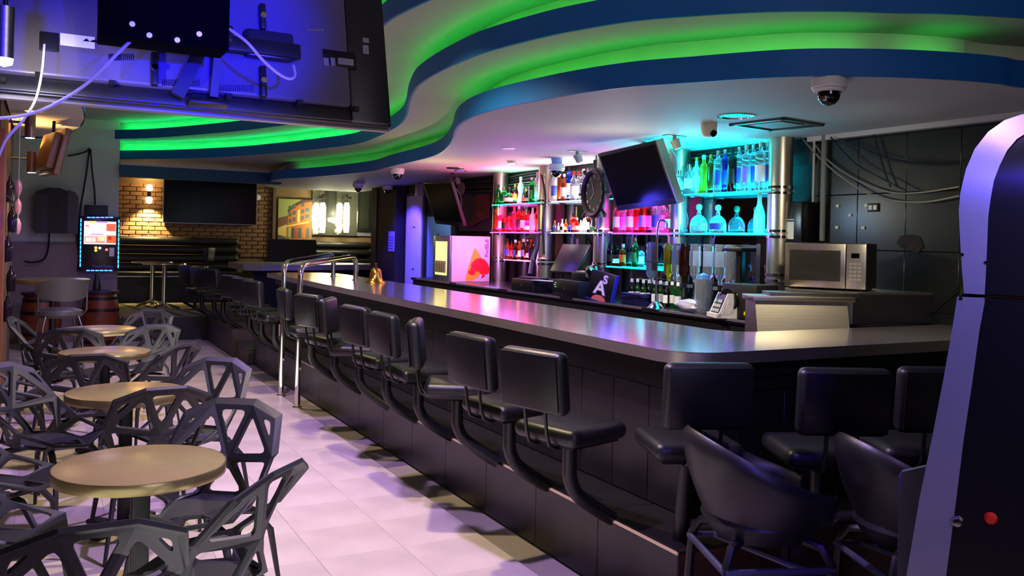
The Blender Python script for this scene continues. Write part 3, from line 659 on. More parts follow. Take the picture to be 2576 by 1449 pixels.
# ================================================================== chrome handrails
for i, (a, b, lb) in enumerate([((2.108, 8.07), (3.0, 9.17), 'nearer chrome handrail arching from floor onto the counter'), ((2.116, 8.73), (3.0, 10.0), 'farther chrome handrail arching from floor onto the counter')]):
    t = thing('handrail', lb, 'handrail', (*a, 0), 0, 'chrome service rails at the bar')
    dx, dy = b[0]-a[0], b[1]-a[1]; L = math.hypot(dx, dy); ux, uy = dx/L, dy/L
    def P(s, z): return (ux*s, uy*s, z)
    pts = [P(0, 0), P(0, 1.22), P(.02, 1.28), P(.08, 1.32), P(.18, 1.33), P(L-.16, 1.375), P(L-.07, 1.37), P(L-.015, 1.33), P(L, 1.26), P(L, ZT+.002)]
    MB().tube(pts, .026, 16).obj('rail_tube', CHROME, t)
    MB().lathe([(0, 0), (.045, 0), (.045, .008), (.03, .012), (0, .012)], n=20).obj('floor_flange', CHROME, t)
    MB().lathe([(0, 0), (.04, 0), (.04, .008), (.03, .012), (0, .012)], P(L, ZT+.001), 20).obj('counter_flange', CHROME, t)
# ---------------- bell
p = atZ(945, 712, ZT)
t = thing('bell', 'polished brass bell standing on the counter beside the handrails', 'bell', (p.x, p.y, ZT+.001))
MB().lathe([(.098, .006), (.104, 0), (.10, .012), (.078, .03), (.064, .055), (.058, .10), (.053, .135), (.035, .155), (.012, .16), (0, .16)], n=32).obj('bell_body', BRASS, t)
MB().lathe([(0, .158), (.012, .158), (.014, .17), (.010, .185), (.013, .195), (.008, .205), (0, .206)], n=16).obj('crown', mat('dark brass', (.35, .22, .15), .3, .8), t)
MB().lathe([(0, .0), (.012, .0), (.016, .01), (.012, .022), (0, .024)], n=12).obj('clapper', BRASS, t)
# ================================================================== big television seen from behind
TV0 = Vector((-.15, 2.60, 1.95)); tilt = radians(14)
tx = Vector((1, .03, 0)).normalized(); tz = Vector((0, sin(tilt), cos(tilt))); tn = tx.cross(tz)   # points into +x cross z = -y side
tn = -tn if tn.y > 0 else tn
TM = Matrix((tx, -tn, tz)).transposed()
def tvp(px, py):
    r = ray(px, py); t_ = (TV0-E0).dot(tn)/r.dot(tn); q = E0+r*t_-TV0
    return q.dot(tx), q.dot(tz)
tv = thing('television', 'large television seen from behind, lit blue, hung at the upper left', 'television', TV0)
tv.rotation_euler = TM.to_euler()
W_, H_ = 1.12, .66
BACK = mat('television back', (.36, .33, .42), .33, noise=.08, nscale=4)
BACKD = mat('television back dark', (.10, .10, .11), .4)
BEZ = mat('silver bezel', (.62, .60, .58), .35, .7)
MB().bb((0, .0, 0), (W_, .035, H_), .006).obj('screen_body', BLACKP, tv)
MB().bb((-.003, .028, -.006), (W_+.003, .042, .003)).bb((W_-.002, .028, .0), (W_+.008, .042, H_)).obj('bezel', BEZ, tv)
MB().bb((.012, -.03, .045), (W_-.14, .002, H_), .01).obj('back_cover', BACK, tv)
MB().bb((W_-.14, -.022, .0), (W_-.012, .0, H_), .008).obj('side_cover', BACKD, tv)
MB().bb((.02, -.012, .003), (W_-.02, .0, .045), .004).obj('bottom_cover', BACKD, tv)
def tbox(x0, y0, x1, y1, d0, d1, name, m, bev=0.):
    a = tvp(x0, y0); b = tvp(x1, y1)
    return MB().bb((min(a[0], b[0]), -d1, min(a[1], b[1])), (max(a[0], b[0]), -d0, max(a[1], b[1])), bev).obj(name, m, tv)
tbox(300, 120, 655, 250, .03, .032, 'lower_panel', BACK)
tbox(150, 97, 236, 137, .031, .033, 'rating_label', mat('rating label', (.95, .93, .98), .6))
MB().prism([(tvp(206, 112)[0]+a, -.0345, tvp(206, 118)[1]+b) for a, b in ((0, 0), (.008, .008), (.016, 0), (.024, .006), (.03, .006), (.036, 0))], (0, 0, 0), (0, -.0008, 0)).obj('label_print', BLACKP, tv)
tbox(98, 92, 147, 145, .025, .034, 'power_socket', BACKD, .003)
for (x0, y0, x1, y1) in ((374, 150, 392, 232), (644, 30, 660, 95), (644, 185, 662, 262), (374, 60, 392, 100)):
    o = tbox(x0, y0, x1, y1, .03, .052, 'mount_rail', BLACKM, .003)
    a = tvp((x0+x1)/2, (y0+y1)/2); MB().cyl((a[0], -.05, a[1]), (a[0], -.058, a[1]), .009, n=12).obj('bolt_head', CHROME, o)
tbox(290, 118, 740, 140, .052, .070, 'cross_rail', BLACKM, .003)
for (xa, ya, xb, yb, w_) in ((505, 130, 440, 258, .018), (538, 130, 530, 262, .011)):
    a = tvp(xa, ya); b = tvp(xb, yb); q = Vector((b[0]-a[0], 0, b[1]-a[1])); n_ = Vector((-q.z, 0, q.x)).normalized()*w_
    MB().prism([(a[0]+n_.x, -.07, a[1]+n_.z), (a[0]-n_.x, -.07, a[1]-n_.z), (b[0]-n_.x, -.035, b[1]-n_.z), (b[0]+n_.x, -.035, b[1]+n_.z)], (0, 0, 0), (0, -.012, 0)).obj('brace_arm', BLACKM, tv)
tbox(476, 100, 566, 150, .06, .12, 'pivot_block', BLACKM, .006)
tbox(468, 262, 567, 284, .005, .05, 'clamp_plate', BLACKM, .003)
tbox(605, 92, 730, 178, .032, .062, 'media_box', mat('media box', (.13, .12, .17), .3), .012)
tbox(612, 114, 680, 152, .062, .065, 'media_recess', BACKD)
tbox(752, 72, 820, 132, .023, .028, 'port_panel', BLACKP)
for k in range(5): a = tvp(770+8.2*k, 91); MB().cyl((a[0], -.028, a[1]), (a[0], -.031, a[1]), .0035, n=8).obj('jack', CHROME, tv)
for k in range(9):
    for j in range(2):
        a = tvp(832+5.5*k, 90+20*j); b = tvp(834+5.5*k, 106+20*j); MB().bb((a[0], -.0235, b[1]), (b[0], -.022, a[1])).obj('vent_slot', BLACKM, tv)
tbox(802, 136, 890, 190, .023, .030, 'input_panel', BLACKP, .002)
for k, (x0, x1) in enumerate(((806, 820), (824, 836), (842, 882))): tbox(x0, 160, x1, 181, .030, .0315, 'port_label', mat('port print', (.55, .54, .6), .6))
tbox(906, 108, 922, 122, .023, .0245, 'side_label', mat('port print', (.55, .54, .6), .6)); tbox(906, 126, 922, 150, .023, .0245, 'side_label', mat('port print', (.55, .54, .6), .6))
for (x, y) in ((278, 221), (472, 245), (570, 255), (747, 271), (888, 288), (94, 200), (8, 212)): tbox(x-7, y-6, x+7, y+6, .0, .036, 'screw_pocket', BACKD)
for x0, x1, y in ((404, 500, 222), (545, 635, 236), (270, 335, 158)):
    for k in range(int((x1-x0)/5)):
        a = tvp(x0+5*k, y-8+(x1-x0)*0); b = tvp(x0+2+5*k, y+8); MB().bb((a[0], -.0335, b[1]), (b[0], -.031, a[1])).obj('vent_slot', BACKD, tv)
# ceiling bracket box above
a = atY(250, 75, 2.34); b = atY(577, 95, 2.34)
cb = thing('ceiling_bracket', 'black metal box bracket carrying the large television', 'bracket', ((a.x+b.x)/2, 2.44, 2.0))
bz0 = atY(410, 112, 2.36).z-2.0
MB().bb((a.x-(a.x+b.x)/2, -.10, bz0), (b.x-(a.x+b.x)/2, .02, bz0+.30), .004).obj('bracket_box', mat('bracket black', (.01, .01, .01), .9, ior=1.1), cb)
MB().cyl((0, -.04, bz0+.36), (0, -.04, 1.2), .03).obj('ceiling_tube', BLACKM, cb)
cbx = (a.x+b.x)/2
for (x, y) in ((332, 62), (500, 87), (375, 90), (445, 102)):
    q = atY(x, y, 2.34); MB().cyl((q.x-cbx, -.10, q.z-2.0), (q.x-cbx, -.108, q.z-2.0), .007, n=10).obj('bolt_head', STEEL, cb)
def cable(lb, pts, r, m, cat='cable'):
    c = smoothc(pts, 6); o = Vector(c[0])
    return tag(link('cable', MB().tube([Vector(p)-o for p in c], r, 6).mesh('cable', m, 60), None, o), lb, cat)
cable('thick white cable sweeping from the bracket down to the left edge', [atD(340, 92, 2.2), atD(290, 140, 2.15), atD(225, 205, 2.1), atD(150, 255, 2.05), atD(80, 285, 2.0), atD(0, 297, 1.95), atD(-80, 292, 1.9)], .0042, CABLE)
cable('thin white cable crossing the thick one and dropping at the left edge', [atD(112, 112, 2.14), atD(106, 180, 2.1), atD(90, 250, 2.05), atD(60, 300, 2.0), atD(20, 345, 2.0), atD(0, 385, 2.0), atD(-20, 440, 2.0)], .003, CABLE)
cable('white cable looping from the bracket into the media box', [atD(572, 70, 2.3), atD(620, 105, 2.3), atD(660, 150, 2.33), atD(700, 185, 2.38), atD(728, 198, 2.42), atD(742, 190, 2.45), atD(738, 165, 2.47)], .0042, CABLE)
# ================================================================== machine at the right edge
Dm = 2.25
AZ = TH+radians(27.5); NF = Vector((sin(AZ), cos(AZ), 0)); NR = Vector((cos(AZ), -sin(AZ), 0))
def rz(px, py, D=Dm):
    v = ray(px, py); t_ = D/v.dot(NF); return (v.dot(NR)*t_, EYE+v.z*t_)
mo = [(2640, 268), (2576, 275), (2530, 292), (2487, 325), (2452, 372), (2430, 425), (2416, 485), (2412, 530), (2415, 600), (2420, 680), (2425, 738)]
mi = [(2640, 318), (2590, 325), (2560, 345), (2535, 375), (2515, 415), (2500, 455), (2492, 500), (2486, 545), (2483, 620), (2480, 690), (2477, 741)]
lo = [(2408, 746), (2395, 830), (2372, 960), (2345, 1100), (2312, 1260), (2280, 1449), (2245, 1700)]
li = [(2479, 749), (2464, 830), (2446, 960), (2425, 1100), (2405, 1260), (2380, 1449), (2350, 1700)]
r0 = rz(2700, 600)[0]; base = NR*r0+NF*Dm
mc = thing('vending_machine', 'tall black machine with brushed steel side trim at the right edge', 'machine', (base.x, base.y, 0)); mc.rotation_euler = (0, 0, -AZ)
def back(z): return max(0, z-1.72)**2*2.2
def L3(pt, off=0): r_, z = rz(*pt); return Vector((r_-r0, back(z)+off, max(z, .0)))
OUT = [L3(q) for q in mo+lo]
mr = .35
poly = [Vector((p.x, 0, p.z)) for p in OUT]
Hd = .55
bmx = MB(); fr = [bmx.bm.verts.new(p+Vector((.004, .012, 0))) for p in OUT]; bk = [bmx.bm.verts.new((p.x+.004, Hd, p.z)) for p in OUT]
rf = [bmx.bm.verts.new((mr, p.y+.012, p.z)) for p in OUT]; rb = [bmx.bm.verts.new((mr, Hd, p.z)) for p in OUT]
for i in range(len(OUT)-1):
    bmx.bm.faces.new((fr[i], fr[i+1], rf[i+1], rf[i])); bmx.bm.faces.new((fr[i], bk[i], bk[i+1], fr[i+1])); bmx.bm.faces.new((bk[i], rb[i], rb[i+1], bk[i+1]))
bmx.bm.faces.new((fr[0], rf[0], rb[0], bk[0]))
bmx.obj('cabinet', GLOSSB, mc, smooth=30)
for nm, o_, i_ in (('upper_trim', mo, mi), ('lower_trim', lo, li)):
    a = [L3(q, -.004) for q in o_]; b = [L3(q, -.004) for q in i_]
    m = MB(); m.strip(a, b); m.strip(a, [p+Vector((0, .03, 0)) for p in a]); m.strip(b, [p+Vector((0, .006, 0)) for p in b]); m.obj(nm, mat('machine trim steel', (.62, .62, .66), .38, .8, noise=.1, nscale=3), mc, smooth=25)
ih = [L3(q, .004) for q in mi]; 
for nm, i_ in (('upper_panel', mi), ('lower_panel', li)):
    a = [L3(q, .0) for q in i_]; MB().strip(a, [Vector((mr, p.y, p.z)) for p in a]).obj(nm, mat('black panel', (.035, .035, .04), .28), mc, smooth=25)
a = L3((2479, 745), -.003); MB().bb((a.x, -.003, a.z-.002), (mr, .0, a.z+.002)).obj('seam_trim', CHROME, mc)
for (px, py, m, nm) in ((2408, 1311, CHROME, 'lock'), (2492, 1303, mat('orange red button', (.75, .16, .08), .3), 'button')):
    q = L3((px, py)); MB().lathe([(0, -.012), (.009, -.011), (.013, -.004), (.014, .002), (0, .002)], (q.x, -.004, q.z), 16, Matrix.Rotation(radians(-90), 3, 'X')).obj(nm, m, mc)
for (px, py) in ((2413, 640), (2473, 660), (2410, 750), (2475, 751)):
    q = L3((px, py)); MB().cyl((q.x+.006, -.002, q.z), (q.x+.006, -.008, q.z), .004, n=8).obj('rivet', CHROME, mc)
gp = [rz(2330, 1195, 2.35), rz(2262, 1210, 2.35), rz(2253, 1225, 2.35), rz(2246, 1700, 2.35), rz(2330, 1700, 2.35)]
MB().prism([Vector((q[0]-r0*1.0, .2, max(q[1], .0))) for q in gp], (0, 0, 0), (0, .02, 0), ).obj('side_sheet', mat('scuffed grey sheet', (.34, .36, .36), .35, .2, noise=.3, nscale=5), mc, smooth=0)
# ================================================================== hanging televisions over the bar
def wall_tv(name_lb, TL, TR, BL, BR, X, cat='television'):
    a = atX(*TL, X); b = atX(*TR, X)
    c = (a+b)/2; wd = (a-b).length
    t = thing('television', name_lb, cat, c); 
    dirx = (b-a); dirx.normalize()
    # bottom edge is swung towards the wall
    c2 = atX((BL[0]+BR[0])/2, (BL[1]+BR[1])/2, X+.20)
    dz = (c2-c); dz -= dirx*dz.dot(dirx); h = dz.length; dz.normalize()
    nrm = dirx.cross(dz); R_ = Matrix((dirx, nrm, -dz)).transposed(); t.rotation_euler = R_.to_euler()
    sgn = 1
    MB().bb((-wd/2, -.02, -h), (wd/2, .025, 0), .008).obj('casing', mat('tv casing', (.06, .06, .06), .5), t)
    yf = -.0215 if (R_ @ Vector((0, -1, 0))).x < 0 else .0265
    k = -1 if yf < 0 else 1
    MB().bb((-wd/2+.025, yf-.001, -h+.05), (wd/2-.025, yf+.001, -.025)).obj('screen', SCREEN, t)
    MB().bb((-wd/2+.1, -k*.045-.02, -h+.12), (wd/2-.1, -k*.045+.02, -.1), .01).obj('back_housing', BLACKP, t)
    return t, c, R_, wd, h, k
t1, c1, R1, w1, h1, k1 = wall_tv('big tilted television hanging before the steel columns', (1507, 386), (1655, 352), (1560, 527), (1714, 512), 4.1)
MB().bb((w1/2-.004, -.022, -h1), (w1/2+.010, .045, 0)).obj('side_strip', STEEL, t1)
for k in range(9): MB().bb((w1/2+.004, -.005, -h1+.10+.018*k), (w1/2+.006, .02, -h1+.108+.018*k)).obj('side_button', WHITE, t1)
MB().cyl(R1.transposed() @ Vector((.25, -.1, ZA-c1.z)), (w1*.2, 0, -.1), .02).cyl(R1.transposed() @ Vector((.25, .1, ZA-c1.z)), (w1*.2+.1, 0, -.12), .02).obj('mount_arm', STEELD, t1)
t2, c2, R2, w2, h2, k2 = wall_tv('smaller tilted television hanging beside the purple-lit door', (1067, 457), (1137, 456), (1096, 563), (1155, 566), 4.3)
MB().cyl(R2.transposed() @ Vector((.2, 0, ZA-c2.z)), (w2*.3, 0, -.12), .022).obj('mount_arm', STEELD, t2)
# ---------------- ship wheel clock
p = atX(1498, 486, 4.62)
ck = thing('wheel_clock', 'dark ship wheel clock with white numerals hanging by the tilted television', 'clock', p); ck.rotation_euler = (0, radians(-90), radians(-6))
DW = mat('dark wood rim', (.12, .06, .07), .35)
MB().lathe([(0, -.02), (.235, -.02), (.245, 0), (.24, .03), (.215, .045), (.19, .03), (.19, .01), (0, .01)], n=40).obj('rim', DW, ck)
MB().lathe([(0, .011), (.19, .011), (.19, .014), (0, .014)], n=40).obj('dial', mat('clock dial', (.018, .018, .05), .5), ck)
for k in range(8):
    a = 2*pi*k/8; MB().cyl((.235*cos(a), .235*sin(a), .01), (.29*cos(a), .29*sin(a), .01), .012, .02, 10).lathe([(0, -.02), (.02, -.01), (.022, 0), (.015, .015), (0, .02)], (.30*cos(a), .30*sin(a), .01), 10).obj('handle', DW, ck)
for k in range(12):
    a = 2*pi*k/12
    textmesh(str(12 if k == 0 else k), .045, WHITE, 'numeral', .0008, ck, (.155*cos(a), -.155*sin(a), .016), (0, 0, -pi/2))
for L_, a in ((.12, .4), (.085, 2.3)): MB().box((L_/2*cos(a), L_/2*sin(a), .018), (L_, .006, .002), a).obj('hand', WHITE, ck)
MB().cyl((.29, 0, 0), (ZA-p.z, 0, 0), .006).obj('hanger', BLACKM, ck)
# ================================================================== dome cameras and ceiling fittings
def dome(px, py, lb, zc=ZA, s=1., drop=0):
    p = atZ(px, py, zc)
    t = thing('dome_camera', lb, 'camera', (p.x, p.y, zc-drop), 0, 'white dome security cameras under the low ceiling')
    MB().lathe([(0, 0), (.078*s, 0), (.083*s, -.01), (.083*s, -.045*s), (.078*s, -.05*s), (0, -.05*s)], n=28).lathe([(0, -.052*s), (.078*s, -.052*s), (.074*s, -.066*s), (.05*s, -.068*s), (0, -.068*s)], n=28).obj('housing', WHITE, t)
    MB().lathe([(.055*s, -.064*s), (.055*s, -.08*s), (.048*s, -.105*s), (.03*s, -.125*s), (0, -.135*s)], n=24).obj('dome_glass', mat('smoked dome', (.03, .03, .04), .05, coat=1.), t)
    if drop: MB().cyl((0, 0, 0), (0, 0, drop), .05, .06, n=16).obj('mount_base', mat('pale blue plastic', (.55, .7, .9), .4), t)
    return t
dome(2086, 197, 'closest large dome camera under the right side of the low ceiling')
dome(1000, 424, 'dome camera above the brass bell, under the low ceiling')
dome(901, 462, 'dome camera in front of the bright mirrored window')
dome(975, 467, 'dome camera with a white cable loop, right of the mirrored window')
dome(1401, 398, 'dome camera on a pale blue mount left of the wheel clock', drop=.06)
p = atZ(1784, 310, ZA)
t = thing('turret_camera', 'small cream turret camera left of the round ceiling speaker', 'camera', (p.x, p.y, ZA))
MB().lathe([(0, 0), (.055, 0), (.055, -.02), (.05, -.06), (.035, -.09), (0, -.1)], n=20).obj('housing', CREAM, t)
MB().lathe([(0, 0), (.024, 0), (.024, .012), (0, .016)], (.0, -.042, -.07), 14, Matrix.Rotation(radians(120), 3, 'X')).obj('lens', GLOSSB, t)
p = atZ(1852, 291, ZA)
t = thing('ceiling_speaker', 'round ceiling speaker with a cyan-lit rim', 'speaker', (p.x, p.y, ZA))
MB().lathe([(.085, 0), (.12, 0), (.12, -.008), (.09, -.012), (.085, -.004)], n=36).obj('ring', CHROME, t)
MB().lathe([(0, 0), (.085, 0), (.085, -.004), (0, -.004)], n=30).obj('grille', STEELD, t)
p = atZ(1953, 311, ZA)
t = thing('ceiling_vent', 'square ceiling vent frame near the wall of dark tiles', 'vent', (p.x, p.y, ZA), radians(8))
MB().bb((-.22, -.22, -.015), (.22, -.19, 0)).bb((-.22, .19, -.015), (.22, .22, 0)).bb((-.22, -.22, -.015), (-.19, .22, 0)).bb((.19, -.22, -.015), (.22, .22, 0)).obj('frame', STEELD, t)
MB().bb((-.13, -.13, -.012), (.13, .13, -.002)).obj('inner_plate', mat('vent plate', (.5, .42, .42), .6), t)
for i, (px, py, lb) in enumerate([(1452, 380, 'small ceiling bracket with a grey spotlight right of the bright lamp'), (1697, 341, 'small white pendant sensor above the tilted television'), (1150, 444, 'small ceiling fitting beside the smaller television')]):
    p = atZ(px, py, ZA); t = thing('ceiling_fitting', lb, 'fitting', (p.x, p.y, ZA))
    MB().bb((-.09, -.03, -.006), (.09, .03, 0)).obj('plate', STEELD, t)
    MB().cyl((0, 0, -.005), (0, 0, -.035), .015).cyl((0, 0, -.035), (.02, -.02, -.10), .04, .03, 14).obj('head', mat('beige fitting', (.62, .58, .52), .5), t)
for i, (px, py, lb) in enumerate([(1145, 422, 'slotted round air grille above the smaller television'), (1158, 429, 'tiny round blue-lit downlight by the slotted grille')]):
    p = atZ(px, py, ZA); t = thing('ceiling_grille', lb, 'grille', (p.x, p.y, ZA))
    MB().lathe([(0, 0), (.09, 0), (.085, -.008), (0, -.008)], n=24).obj('disc', STEELD if i == 0 else glow('blue lens', (.15, .1, 1), 2.5), t); t.scale = (1.2 if i == 0 else .6,)*3
    if i: MB().lathe([(.09, 0), (.13, 0), (.12, -.01), (.09, -.01)], n=24).obj('rim', STEELD, t)
    else:
        for k in range(5): MB().bb((-.06, -.05+.025*k, -.011), (.06, -.04+.025*k, -.008)).obj('slot', BLACKM, t)
p = atZ(1288, 405, ZA)
t = thing('ceiling_spotlight', 'dazzling white ceiling spotlight above the pink shelves', 'lamp', (p.x, p.y, ZA))
MB().lathe([(.035, 0), (.05, 0), (.05, -.03), (.035, -.03)], n=20).obj('rim', CHROME, t)
MB().lathe([(0, -.024), (.034, -.026), (.034, -.02), (0, -.018)], n=18).obj('lens', glow('spot lens', (1, .85, .9), 160), t)
p = atZ(1279, 373, ZA)
t = thing('ceiling_downlight', 'faint recessed downlight in front of the dazzling spotlight', 'lamp', (p.x, p.y, ZA))
MB().lathe([(.03, 0), (.06, 0), (.055, -.006), (.03, -.006)], n=20).obj('rim', WHITE, t); MB().lathe([(0, -.002), (.03, -.002), (0, -.001)], n=16).obj('lens', glow('dim lens', (1, .85, .6), 1.5), t)
# loops of cable on the cove
# ================================================================== items on the back counter
ZC2 = 1.091
def onc(px, py): return atX(px, py, 4.28)
# drinks cooler with printed side
ckx, cky = 4.22, 9.35
t = thing('drinks_cooler', 'small drinks cooler with pink-lit side printed with a charging bull', 'cooler', (ckx, cky, ZC2))
MB().bb((.0, 0, 0), (.50, .48, .54), .006).obj('cabinet', mat('cooler panel', (.80, .74, .82), .35), t)
MB().bb((-.03, 0, 0), (0, .48, .54), .004).obj('door_frame', mat('cooler frame', (.45, .47, .55), .3, .5), t)
MB().bb((-.034, .07, .07), (-.03, .41, .47)).obj('lit_glass', glow('cooler light', (1, .82, .22), 1.7), t)
for k in range(5): MB().cyl((-.038, .11+.07*k, .10), (-.038, .11+.07*k, .24), .02, n=8).obj('can', mat('can', (.5, .5, .4), .4, .5), t)
RB_ = mat('poster red', (.72, .05, .10), .5); YB_ = mat('poster amber', (.95, .60, .12), .5)
MB().prism([(.18, -.001, .01), (.20, -.001, .12), (.25, -.001, .28), (.29, -.001, .40), (.34, -.001, .36), (.40, -.001, .25), (.42, -.001, .14), (.34, -.001, .05), (.26, -.001, .012)], (0, 0, 0), (0, -.002, 0)).obj('printed_sun', YB_, t, smooth=0)
bull = [(.20, .10), (.225, .135), (.235, .13), (.24, .16), (.255, .17), (.245, .20), (.27, .235), (.31, .27), (.36, .285), (.42, .27), (.47, .22), (.495, .16), (.49, .11), (.46, .09), (.42, .10), (.44, .075), (.40, .045), (.385, .05), (.405, .085), (.37, .10), (.35, .13), (.335, .11), (.31, .135), (.30, .09), (.27, .075), (.245, .085), (.225, .09), (.215, .115)]
MB().prism([(x, -.0035, z) for x, z in bull], (0, 0, 0), (0, -.002, 0)).obj('printed_bull', RB_, t, smooth=0)
textmesh('RedBull', .075, mat('print violet grey', (.35, .22, .45), .5), 'lettering', .0008, t, (.455, -.002, .40), (pi/2, -pi/2, 0), .92)
# register, drawers and clutter
def drawer(px, py, lb, w_, d_, h_, m=None):
    p = onc(px, py); t = thing('cash_drawer', lb, 'drawer', (4.2, p.y, ZC2))
    MB().bb((0, -w_/2, 0), (d_, w_/2, h_), .006).obj('housing', m or mat('drawer violet black', (.11, .10, .16), .35), t)
    MB().bb((-.008, -w_/2+.01, .012), (0, w_/2-.01, h_-.02), .003).obj('front', BLACKP, t)
    MB().cyl((-.012, 0, h_/2), (-.006, 0, h_/2), .008, n=12).obj('lock', STEEL, t)
    return t
drawer(1330, 740, 'left black cash drawer under the slanted register screen', .44, .42, .12)
d2 = drawer(1440, 752, 'right black cash drawer with tiny green lights', .44, .42, .15)
for k in range(3): MB().box((-.010, .16+.012*(k % 2), .12-.018*k), (.003, .006, .004)).obj('indicator', glow('green dot', (.3, 1, .25), 8), d2)
p = onc(1395, 740)
t = thing('register_screen', 'slanted purple-black register screen on a stand', 'monitor', (4.45, p.y, ZC2+.12)); t.rotation_euler = (0, 0, radians(14))
MB().box((0, 0, .22), (.03, .36, .32), Matrix.Rotation(radians(34), 3, 'Y'), bev=.006).obj('screen_body', mat('violet black plastic', (.13, .06, .14), .35), t)
MB().box((.05, 0, .06), (.12, .16, .10), bev=.01).bb((-.05, -.14, 0), (.16, .14, .025), .005).obj('stand', BLACKP, t)
p = onc(1335, 732)
t = thing('keyboard', 'blue-lit keyboard on the left cash drawer', 'keyboard', (4.24, p.y, ZC2+.121), radians(90))
MB().bb((-.2, -.13, 0), (.2, 0, .015), .003).obj('base', BLACKP, t)
for r in range(4):
    for k in range(12): MB().bb((-.19+.0315*k, -.122+.029*r, .015), (-.163+.0315*k, -.098+.029*r, .022)).obj('key', mat('key', (.25, .24, .4), .4), t)
p = onc(1360, 738); t = tag(link('receipt_roll', MB().bb((-.05, -.15, 0), (.05, .15, .004)).mesh('receipt_roll', WHITE), None, (4.24, p.y-.14, ZC2+.122), radians(12)), 'loose white paper slip lying on the left cash drawer', 'paper')
p = onc(1450, 745); t = thing('receipt_printer', 'low black receipt printer with papers on the right drawer', 'printer', (4.38, p.y, ZC2+.151))
MB().bb((-.1, -.12, 0), (.12, .1, .08), .012).obj('housing', BLACKP, t); MB().bb((-.06, -.1, .081), (.05, .08, .086)).obj('paper', CREAM, t)
# desk lamp
p = onc(1484, 762)
t = thing('desk_lamp', 'small bent-neck desk lamp with a pale round head facing us', 'lamp', (4.34, p.y, ZC2))
MB().lathe([(0, 0), (.06, 0), (.055, .015), (0, .02)], n=20).obj('base', BLACKP, t)
MB().tube(smoothc([(0, 0, .01), (.02, -.06, .12), (.02, -.08, .22), (0, -.02, .30), (-.01, .03, .29)], 4), .010, 8).obj('arm', BLACKP, t)
MB().lathe([(0, .06), (.02, .058), (.035, .03), (.068, 0), (.07, -.004), (.06, -.002), (0, .0)], (-.02, .06, .245), 24, Matrix.Rotation(radians(-62), 3, 'Y') @ Matrix.Rotation(radians(15), 3, 'X')).obj('lamp_shade', CHROME, t)
MB().lathe([(0, -.004), (.062, -.004), (0, -.002)], (-.02, .06, .245), 24, Matrix.Rotation(radians(-62), 3, 'Y') @ Matrix.Rotation(radians(15), 3, 'X')).obj('reflector', mat('lamp disc', (.75, .7, .62), .5), t)
# menu box with letters
p = onc(1524, 752)
t = thing('menu_box', 'black box sign with white curly lettering leaning in blue light', 'sign', (4.20, p.y, ZC2+.002)); t.rotation_euler = (0, radians(12), radians(-62))
MB().bb((-.12, 0, 0), (.12, .05, .25), .004).obj('box', mat('sign navy', (.045, .045, .09), .4), t)
MB().bb((-.125, -.003, -.002), (.125, .052, .004)).bb((.118, -.003, 0), (.125, .052, .252)).obj('border', mat('sign blue edge', (.2, .2, .9), .3), t)
WL = mat('sign white', (.92, .90, .94), .5); VL = mat('sign violet outline', (.6, .4, .75), .5)
textmesh('A', .16, VL, 'lettering', .0006, t, (-.005, -.003, .11), (pi/2, 0, 0), bold=.008); textmesh('A', .16, WL, 'lettering', .001, t, (-.005, -.0045, .11), (pi/2, 0, 0), bold=.002)
textmesh('S', .10, VL, 'lettering', .0006, t, (.03, -.003, .19), (pi/2, 0, 0), bold=.006); textmesh('S', .10, WL, 'lettering', .001, t, (.03, -.0045, .19), (pi/2, 0, 0), bold=.001)
MB().prism([(.07*cos(radians(a)), -.002, .002+.05*sin(radians(a))) for a in range(0, 181, 15)], (0, 0, 0), (0, -.001, 0)).obj('printed_arc', mat('sign salmon', (.8, .4, .4), .5), t, smooth=0)
# stack of folders
p = onc(1588, 768)
for k in range(6):
    tag(link('menu_folder', MB().bb((-.12, -.15, 0), (.12, .15, .014), .003).mesh('menu_folder', mat('folder blue black', (.10, .10, .30), .3)), None, (4.40+random.uniform(-.01, .01), p.y+random.uniform(-.01, .01), ZC2+.001+.0148*k), radians(random.uniform(-5, 5))), 'dark menu folder, %s from the bottom of the blue-lit stack' % ORD[k], 'folder', 'menu folders in the blue-lit stack')
# small dark bottles row
for k in range(9):
    p = atX(1590+14.5*k, 700, 4.36+.05*(k % 2))
    put_bottle('beer', 'green' if k % 3 else 'black', 'w', 'w', (p.x, p.y, ZC2+.002), 'small dark bottle with white cap, %s from the left behind the chrome pole' % ORD[k], 'small dark bottles behind the chrome pole', .85)
# chrome pole on a triangular base
p = atX(1650, 768, 4.27)
t = thing('pole_stand', 'slim chrome pole on a pink and blue lit foot', 'stand', (4.27, p.y, ZC2))
MB().lathe([(0, 0), (.075, 0), (.06, .012), (.02, .05), (0, .055)], n=20).obj('foot', CHROME, t)
MB().cyl((0, 0, .03), (0, 0, .62), .009).tube(smoothc([(0, 0, .6), (0, -.005, .66), (0, -.03, .685), (0, -.08, .685), (0, -.11, .67), (0, -.115, .62)], 3), .008, 8).obj('pole', CHROME, t)
MB().box((0, .04, .40), (.02, .035, .22)).box((0, 0, .36), (.03, .24, .012)).obj('clamp_bar', STEELD, t)
# crumpled bag
p = onc(1745, 790)
mb = MB(); mb.lathe([(0, -.15), (.018, -.145), (.012, -.11), (.05, -.09), (.065, 0), (.06, .07), (.045, .1), (0, .11)], n=18, rot=Matrix.Rotation(radians(90), 3, 'X'))
for v in mb.bm.verts: v.co += Vector((random.uniform(-.008, .008), random.uniform(-.006, .006), random.uniform(-.008, .008))); v.co.z = max(v.co.z*.75+.05, .001)
tag(link('plastic_bag', mb.mesh('plastic_bag', mat('milky plastic', (.78, .76, .86), .25, tr=.35)), None, (4.26, p.y+.02, ZC2)), 'crumpled milky plastic bag lying by the card terminal', 'bag')
